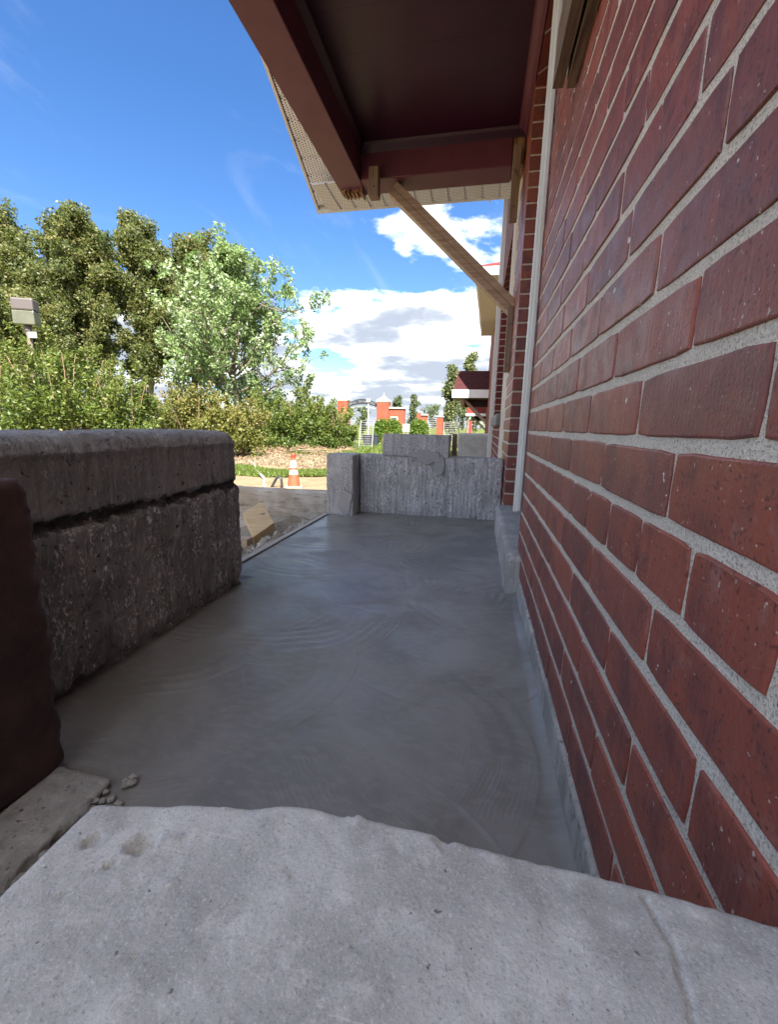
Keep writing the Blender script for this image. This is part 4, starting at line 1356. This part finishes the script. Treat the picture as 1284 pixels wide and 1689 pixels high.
# grass strip, dry straw, fallen brush
rng = RG(81)
n = 26000
P = []
while len(P) < n:
    x, y = rng.uniform(-8.2, -3.0), rng.uniform(9.6, 13.5)
    c = 11.3 + 0.55 * (x + 5.5) * -0.1 + 0.5 * math.sin(x * 1.3)
    w = 0.75 + 0.4 * noise.noise((x * 0.8, y * 0.8, 0))
    if abs(y - c) < w * rng.random() ** 0.3:
        P.append((x, y, GZ + 0.02 + 0.05 * rng.random()))
tag(leaf_mesh('grass', np.array(P), 0.11, 'grass_blade', None, rng, aspect=0.16, lean=(0, 0, 1.1)), 'strip of bright green grass across the bare soil', 'grass', kind='stuff')
n = 16000
P = np.stack([rng.uniform(-12, -3, n), rng.uniform(12.5, 19.5, n), np.full(n, GZ + 0.04) + rng.random(n) * 0.05], 1)
tag(leaf_mesh('dry_straw', P, 0.16, 'straw', None, rng, aspect=0.12, lean=(0, 0, 0.1)), 'dry tan straw and litter on the soil before the shrubs', 'straw', kind='stuff')
n = 9000
P = np.stack([rng.uniform(-8.5, -4, n), rng.uniform(17.5, 27, n), np.full(n, GZ + 0.08) + rng.random(n) * 0.12], 1)
tag(leaf_mesh('long_grass', P, 0.30, 'grass_blade', None, rng, aspect=0.10, lean=(0, 0, 1.3)), 'long pale grass around the wire mesh panels', 'grass', kind='stuff')
bm = bmesh.new()
for i in range(260):
    x, y = rng.uniform(-10.2, -5.8), rng.uniform(17.2, 18.6)
    a = rng.random() * 6.28
    L = rng.uniform(0.2, 0.9)
    z = GZ + rng.uniform(0.02, 0.35)
    tube_bm([(x, y, z), (x + math.cos(a) * L * 0.5, y + math.sin(a) * L * 0.3, z + rng.uniform(-.05, .15)), (x + math.cos(a) * L, y + math.sin(a) * L * 0.6, max(GZ + .02, z + rng.uniform(-.2, .2)))], [0.012, 0.009, 0.004], 4, bm)
tag(obj('dry_brush', bm, 'twig'), 'tangled heap of dry brown twigs at the foot of the shrubs', 'brush', kind='stuff')
o = obj('fallen_branch', tube_bm([(-8.3, 17.2, GZ + .18), (-7.7, 17.1, GZ + .28), (-7.1, 17.15, GZ + .30), (-6.5, 17.2, GZ + .22), (-6.0, 17.25, GZ + .2)], [0.03, 0.03, 0.026, 0.02, 0.01], 7), 'bark', smooth=True)
tag(o, 'long dark fallen branch lying on the brush heap', 'branch')

# ================================================================== STREET FURNITURE AND FAR BUILDINGS
lp_ = thing('lamp_post', 'brown lamp post with a boxy taupe head and yellowed lens above the shrubs', 'lamp post')
c = at(42, 512, 12.0)
cx, cy = c.x, 12.0
hz0, hz1, hz2 = at(42, 540, 12).z, at(42, 514, 12).z, at(40, 491, 12).z
def rot_box(lo, hi, cx, cy, ang, bev=0.0, taper=1.0):
    bm = box_bm(lo, hi, bev, 2) if bev else box_bm(lo, hi)
    if taper != 1.0:
        zm = max(v.co.z for v in bm.verts)
        for v in bm.verts:
            if v.co.z > zm - 0.02 - bev:
                v.co.x = v.co.x * taper
                v.co.y = v.co.y * taper
    bmesh.ops.rotate(bm, verts=bm.verts, cent=(0, 0, 0), matrix=Matrix.Rotation(ang, 3, 'Z'))
    bmesh.ops.translate(bm, verts=bm.verts, vec=(cx, cy, 0))
    return bm
obj('pole', tube_bm([(cx, cy, GZ), (cx, cy, hz0 - 0.04)], [0.095, 0.075], 10), 'pole_brown', lp_)
hd = obj('lamp_head', rot_box((-0.31, -0.21, hz1 + .001), (0.31, 0.21, hz2 - .04), cx, cy, 0.42, 0.05), 'lamp_taupe', lp_)
obj('lens', rot_box((-0.305, -0.205, hz0 + .05), (0.305, 0.205, hz1), cx, cy, 0.42, 0.03), 'lamp_lens', hd)
obj('neck', tube_bm([(cx, cy, hz0 - 0.12), (cx, cy, hz0 + .06)], 0.10, 10), 'lamp_taupe', lp_)
obj('sign_plate', rot_box((0.06, -0.13, hz0 - 0.34), (0.32, -0.11, hz0 - 0.15), cx, cy, 0.3), 'letter_white', lp_)

# arched entrance gate
GY = 45.0
gate = thing('entrance_gate', 'brick gateway with two capped pillars and a dark arched lettered sign', 'gate')
def pillar(u0, u1, vtop):
    a, b = at(u0, vtop, GY), at(u1, vtop, GY)
    w = b.x - a.x
    p = box('pillar', (a.x, GY, GZ), (b.x, GY + w, a.z), 'brick_far', gate)
    cxp, cyp = (a.x + b.x) / 2, GY + w / 2
    for i in range(2):
        x0 = a.x + w * (0.14 + 0.46 * i)
        box('recessed_panel', (x0, GY - 0.05, a.z - 2.1), (x0 + w * 0.26, GY - 0.002, a.z - 0.25), 'brick_far', p)
    prof = [(w * 0.74, 0.0), (w * 0.78, 0.12), (w * 0.74, 0.24), (w * 0.45, 0.36), (w * 0.16, 0.60), (w * 0.05, 0.70), (0.02, 1.0)]
    obj('cap', lathe_bm([(r, z) for r, z in prof], 4, (cxp, cyp, a.z)), 'cap_stone', p)
    return a, b
pa = pillar(556.5, 573, 661)
pb = pillar(622, 641, 663)
xl, xr = pa[1].x, pb[0].x
zs, rise = at(600, 676, GY).z, 0.0
def arch_z(x, z_end, z_mid):
    t = (x - (xl + xr) / 2) / ((xr - xl) / 2)
    return z_mid - (z_mid - z_end) * t * t
ze_t, zm_t = at(622, 666, GY).z, at(598, 657.5, GY).z
ze_b, zm_b = at(622, 672, GY).z, at(598, 666.5, GY).z
def arch_band(name, e0, m0, e1, m1, y0, y1, mat, parent):
    bm = bmesh.new()
    n = 24
    rings = []
    for i in range(n + 1):
        x = xl + (xr - xl) * i / n
        za, zb = arch_z(x, e0, m0), arch_z(x, e1, m1)
        rings.append([bm.verts.new(p) for p in ((x, y0, za), (x, y1, za), (x, y1, zb), (x, y0, zb))])
    for i in range(n):
        for j in range(4):
            bm.faces.new((rings[i][j], rings[i][(j + 1) % 4], rings[i + 1][(j + 1) % 4], rings[i + 1][j]))
    bm.faces.new(rings[0]); bm.faces.new(rings[-1])
    bmesh.ops.recalc_face_normals(bm, faces=bm.faces)
    return obj(name, bm, mat, parent)
sign = arch_band('sign_arch', ze_b, zm_b, ze_t, zm_t, GY + 0.3, GY + 0.45, 'metal_dark', gate)
arch_band('lower_rail', ze_b - 0.22, zm_b - 0.30, ze_b - 0.14, zm_b - 0.22, GY + 0.34, GY + 0.42, 'cap_stone', gate)
# lettering faces the road on the other side: from here it reads mirrored
word = 'FORT SAINT-JEAN'
hgt = (zm_t - zm_b) * 0.62
step = (xr - xl) * 0.90 / len(word)
dg = bpy.context.evaluated_depsgraph_get()
for i, ch in enumerate(word):
    if ch == ' ':
        continue
    cu = bpy.data.curves.new('letter', 'FONT')
    cu.body = ch
    cu.align_x = 'CENTER'
    cu.size = hgt * 0.85
    cu.extrude = 0.02
    tmp = bpy.data.objects.new('letter_tmp', cu)
    C.objects.link(tmp)
    dg.update()
    me = bpy.data.meshes.new_from_object(tmp.evaluated_get(bpy.context.evaluated_depsgraph_get()))
    bpy.data.objects.remove(tmp)
    x = xr - (xr - xl) * 0.05 - step * (i + 0.5)
    zt_, zb_ = arch_z(x, ze_t, zm_t), arch_z(x, ze_b, zm_b)
    dzdx = (arch_z(x + 0.05, ze_t, zm_t) - arch_z(x - 0.05, ze_t, zm_t)) / 0.1
    o = finish('letter', me, 'letter_white', sign)
    M = Matrix.Translation((x, GY + 0.27, (zt_ + zb_) / 2 - hgt * 0.31)) @ Matrix.Rotation(-math.atan(dzdx), 4, 'Y') @ Matrix.Diagonal((-1, 1, 1, 1)) @ Matrix.Rotation(R(90), 4, 'X')
    me.transform(M)
    me.flip_normals()

def brick_wing(name, u0, u1, vtop, y, lab, window=None, cap=True, depth=0.5):
    a, b = at(u0, vtop, y), at(u1, vtop, y)
    t = thing(name, lab, 'wall')
    box('wall', (a.x, y, GZ), (b.x, y + depth, a.z), 'brick_far', t)
    if cap:
        box('coping', (a.x - 0.1, y - 0.12, a.z + 0.001), (b.x + 0.1, y + depth + 0.1, a.z + 0.16), 'cap_stone', t)
    if window:
        p0, p1 = at(window[0], window[1], y), at(window[2], window[3], y)
        f = box('window', (p0.x, y - 0.06, p1.z), (p1.x, y - 0.002, p0.z), 'cap_stone', t)
        box('pane', (p0.x + 0.14, y - 0.075, p1.z + 0.14), (p1.x - 0.14, y - 0.061, p0.z - 0.14), 'metal_dark', f)
brick_wing('gate_wall', 641.5, 668, 674, 45.5, 'brick side wall of the gate with a small white-framed opening', window=(644.5, 687, 656.5, 702))
brick_wing('gate_wall', 683, 694, 681, 50, 'low brick wall with stepped top beyond the slim tree', cap=False)
brick_wing('gate_wall', 694.2, 705, 685, 52, 'low brick wall with pale coping, farthest right of the gate', cap=True)
a, b = at(721, 688, 30), at(731.5, 688, 30)
t = thing('brick_post', 'square orange brick fence post with a pale cap', 'post')
box('shaft', (a.x, 30, GZ), (b.x, 30.45, a.z), 'brick_far', t)
box('cap', (a.x - 0.05, 29.95, a.z + .001), (b.x + 0.05, 30.5, a.z + 0.09), 'cap_stone', t)
# small utility lamp on the road before the arch
t = thing('lamp_post', 'small grey lamp post standing before the arched sign', 'lamp post')
p = at(608, 664, 38)
obj('pole', tube_bm([(p.x, 38, GZ), (p.x, 38, p.z)], 0.06, 8), 'metal_grey', t)
obj('lamp_head', box_bm((p.x - 0.19, 37.85, p.z), (p.x + 0.19, 38.15, p.z + 0.32), 0.05, 2), 'metal_grey', t)

# wire mesh panels
def mesh_panel(u0, u1, vt, vb, y, lab, tilt=0.0):
    a, b = at(u0, vt, y), at(u1, vb, y)
    t = thing('mesh_panel', lab, 'fence', 'wire mesh site fence panels')
    for x in (a.x, b.x):
        obj('post', tube_bm([(x, y, GZ), (x + tilt, y, a.z)], 0.03, 6), 'metal_grey', t)
    bm = bmesh.new()
    n = int((b.x - a.x) / 0.10)
    for i in range(1, n):
        x = a.x + (b.x - a.x) * i / n
        tube_bm([(x, y, GZ + 0.1), (x + tilt, y, a.z)], 0.0045, 3, bm, cap=False)
    for i in range(14):
        f = i / 13
        z = GZ + 0.1 + (a.z - GZ - 0.1) * f
        tube_bm([(a.x + tilt * f, y, z), (b.x + tilt * f, y, z)], 0.0045, 3, bm, cap=False)
    o = obj('wire_mesh', bm, 'metal_grey', t)
    o['kind'] = 'stuff'
mesh_panel(571, 586, 690, 740, 21.5, 'wire mesh fence panel next to the low shrub')
mesh_panel(592, 613, 693, 738, 22.0, 'leaning wire mesh fence panel before the hedge', 0.12)
mesh_panel(706, 721, 690, 715, 31.0, 'wire mesh fence panel beside the orange brick post')
mesh_panel(733, 757, 696, 715, 31.5, 'wire mesh fence panel behind the concrete block')
for u, lab in ((602, 'dark plastic bin beside the leaning mesh panel'), (614.5, 'dark plastic bin before the hedge')):
    p, q = at(u, 719, 25), at(u + 8, 719, 25)
    t = thing('bin', lab, 'bin')
    obj('body', lathe_bm([(0.20, 0), (0.25, p.z - GZ)], 16, ((p.x + q.x) / 2, 25, GZ)), 'metal_dark', t)
    obj('rim', lathe_bm([(0.26, 0), (0.28, 0.02), (0.28, 0.06), (0.26, 0.07)], 16, ((p.x + q.x) / 2, 25, p.z)), 'metal_dark', t)
t = thing('notice_board', 'pale grey notice board with ribbed face between the hedges', 'board')
p, q = at(664.5, 699, 25), at(676, 713, 25)
box('panel', (p.x, 25, q.z), (q.x, 25.05, p.z), 'board_grey', t)
for i in range(6):
    z = q.z + (p.z - q.z) * (i + 0.5) / 6
    box('slat', (p.x + .02, 24.985, z - 0.016), (q.x - .02, 24.999, z + 0.016), 'metal_grey', t)
for x in (p.x + 0.06, q.x - 0.1):
    box('leg', (x, 25.01, GZ), (x + 0.04, 25.04, q.z - 0.001), 'metal_grey', t)

# neighbouring houses
NY = 13.0
nh = thing('neighbour_house', 'sunlit orange brick house end beyond the white downspout', 'house')
nx = at(803.5, 745, NY).x
box('wall', (nx, NY, GZ), (7.5, 15.6, 3.66), 'brick_neighbour', nh)
zs_ = 3.70
def on_z(u, v, z):
    r_ = np.array([(u - IW / 2) / F_PX, (v - IH / 2) / F_PX, 1.0])
    w = np.array([r_ @ AX, r_ @ AY, r_ @ AZ])
    k = (z - CAM.z) / w[2]
    return Vector((CAM.x + w[0] * k, w[1] * k, z))
sA, sB = on_z(788.5, 455, zs_), on_z(797, 553, zs_)
bm = hexa_bm([(sA.x, sA.y, zs_), (7.9, sA.y, zs_), (7.9, sB.y, zs_), (sB.x, sB.y, zs_),
              (sA.x, sA.y, zs_ + .03), (7.9, sA.y, zs_ + .03), (7.9, sB.y, zs_ + .03), (sB.x, sB.y, zs_ + .03)])
obj('soffit', bm, 'soffit_beige', nh)
bm = hexa_bm([(sA.x - .05, sA.y - .05, zs_ - .01), (sA.x, sA.y - .05, zs_ - .01), (sB.x, sB.y + .05, zs_ - .01), (sB.x - .05, sB.y + .05, zs_ - .01),
              (sA.x - .05, sA.y - .05, zs_ + .16), (sA.x, sA.y - .05, zs_ + .16), (sB.x, sB.y + .05, zs_ + .16), (sB.x - .05, sB.y + .05, zs_ + .16)])
obj('fascia', bm, 'fascia_white', nh)
box('fascia', (sA.x - .049, sA.y - .052, zs_ - .009), (7.95, sA.y - .002, zs_ + .16), 'fascia_white', nh)
box('fascia', (sB.x - .049, sB.y + .002, zs_ - .009), (7.95, sB.y + .05, zs_ + .16), 'fascia_white', nh)
bm = hexa_bm([(sA.x - .06, sA.y - .06, zs_ + .161), (8.0, sA.y - .06, zs_ + .161), (8.0, sB.y + .06, zs_ + .161), (sB.x - .06, sB.y + .06, zs_ + .161),
              (3.5, 12.0, zs_ + 1.5), (5.0, 12.0, zs_ + 1.5), (5.0, 13.4, zs_ + 1.5), (3.5, 13.4, zs_ + 1.5)])
obj('roof', bm, 'shingle_red_sunlit', nh)
box('foundation', (nx - .02, NY - .02, GZ), (nx + .3, NY - .001, 0.02), 'cap_stone', nh)

def porch_roof(u0, u1, vtop, vfas, vbot, y, lab, mat, wall_to, brace=True):
    """gabled porch roof: slope facing the camera, pale eave, dark underside, diagonal brace"""
    t = thing('porch_roof', lab, 'canopy', 'shingled porch roofs along the houses')
    a, b = at(u0, vfas, y), at(u1, vfas, y)
    zf, zb = a.z, at(u0, vbot, y).z
    top = at(u0 + 8, vtop, y + 1.2)
    rdy = 1.2
    x0, x1 = a.x, b.x + 0.05
    rows = 9
    rf_ = obj('roof', hexa_bm([(x0, y, zf), (x1, y, zf), (x1, y + rdy, top.z), (x0 + .12, y + rdy, top.z), (x0, y, zf - .03), (x1, y, zf - .03), (x1, y + rdy, top.z - .04), (x0 + .12, y + rdy, top.z - .04)]), mat, t)
    rr = random.Random(int(y))
    for i in range(rows):
        f0, f1 = i / rows, (i + 1.12) / rows
        n = 11
        for j in range(n):
            sh = 0.5 * (i % 2) / n
            xa = x0 + 0.12 * f0 + (x1 - x0 - 0.12 * f0) * max(0, (j / n - sh)) + 0.006
            xb = x0 + 0.12 * f0 + (x1 - x0 - 0.12 * f0) * min(1, ((j + 1) / n - sh)) - 0.006
            if j == n - 1: xb = x1
            if xb - xa < 0.03: continue
            lift = 0.012 + rr.random() * 0.012
            za, zb_ = zf + (top.z - zf) * f0, zf + (top.z - zf) * min(f1, 1)
            ya, yb = y + rdy * f0, y + rdy * min(f1, 1)
            obj('shingle', hexa_bm([(xa, ya - .012, za + .004), (xb, ya - .012, za + .004), (xb, yb, zb_ + .002), (xa, yb, zb_ + .002),
                                    (xa, ya - .012, za + .006 + lift), (xb, ya - .012, za + .006 + lift), (xb, yb, zb_ + .006), (xa, yb, zb_ + .006)]), mat, rf_)
    obj('roof', hexa_bm([(x0, y + 2 * rdy, zf), (x1, y + 2 * rdy, zf), (x1, y + rdy, top.z), (x0 + .12, y + rdy, top.z), (x0, y + 2 * rdy, zf - .03), (x1, y + 2 * rdy, zf - .03), (x1, y + rdy, top.z - .04), (x0 + .12, y + rdy, top.z - .04)]), mat, t)
    box('fascia', (x0 - .03, y - .05, zb), (x1, y - .012, zf + .01), 'fascia_white', t)
    box('fascia', (x0 - .03, y - .01, zb), (x0 - .005, y + 2 * rdy, zf - .01), 'fascia_white', t)
    box('ceiling', (x0, y - .01, zb + .01), (x1, y + 2 * rdy, zb + .04), 'paint_oxblood', t)
    xb0 = x0 + (x1 - x0) * 0.22
    box('beam', (xb0, y + 0.35, zb - .26), (xb0 + .14, y + 2 * rdy - .35, zb + .009), 'lumber', t)
    box('beam', (xb0 + .141, y + 2 * rdy - .5, zb - .26), (x1, y + 2 * rdy - .35, zb + .009), 'paint_oxblood', t)
    if brace:
        for yy in (y + 0.45, y + 2 * rdy - 0.45):
            obj('brace', slanted((xb0 + .1, zb - .02), (x1 - 0.02, zb - (x1 - xb0) * 0.86), -0.055, 0.055, yy, yy + 0.09), 'lumber', t)
    box('house_wall', (x1, y - 1.5, GZ), (x1 + wall_to, y + 2 * rdy + 1.5, top.z + 3.0), 'brick_neighbour', t)
porch_roof(748, 805, 612, 643, 656, 17.5, 'dark shaded shingled porch roof with diagonal braces on the next house', 'shingle_red_shaded', 5.0)
porch_roof(770, 802, 660, 682, 686, 29.0, 'sunlit red shingled porch roof on the farther house', 'shingle_red_sunlit', 5.0)

# plain concrete porch wall of the next house and sundries behind it
a, b = at(757, 714, 9.2), at(801, 750, 9.2)
pw = rough_box('porch_wall', (a.x, 9.2, GZ), (b.x + 0.10, 9.45, a.z), 0.01, 0.05, lambda p, n: 0.004 * fbm(p, 8, 3), 'concrete_pale')
tag(pw, 'plain pale grey concrete porch wall in front of the next house', 'wall')
t = thing('booth', 'small red booth with a green roof beyond the porch wall', 'booth')
a, b = at(771, 692, 45), at(779, 692, 45)
box('body', (a.x, 45, GZ), (b.x, 45.6, a.z), 'booth_red', t)
obj('roof', hexa_bm([(a.x - .1, 44.9, a.z + .001), (b.x + .1, 44.9, a.z + .001), (b.x + .1, 45.7, a.z + .001), (a.x - .1, 45.7, a.z + .001),
                     (a.x + .05, 45.1, a.z + .55), (b.x + .08, 45.1, a.z + .55), (b.x + .08, 45.5, a.z + .55), (a.x + .05, 45.5, a.z + .55)]), 'booth_green', t)
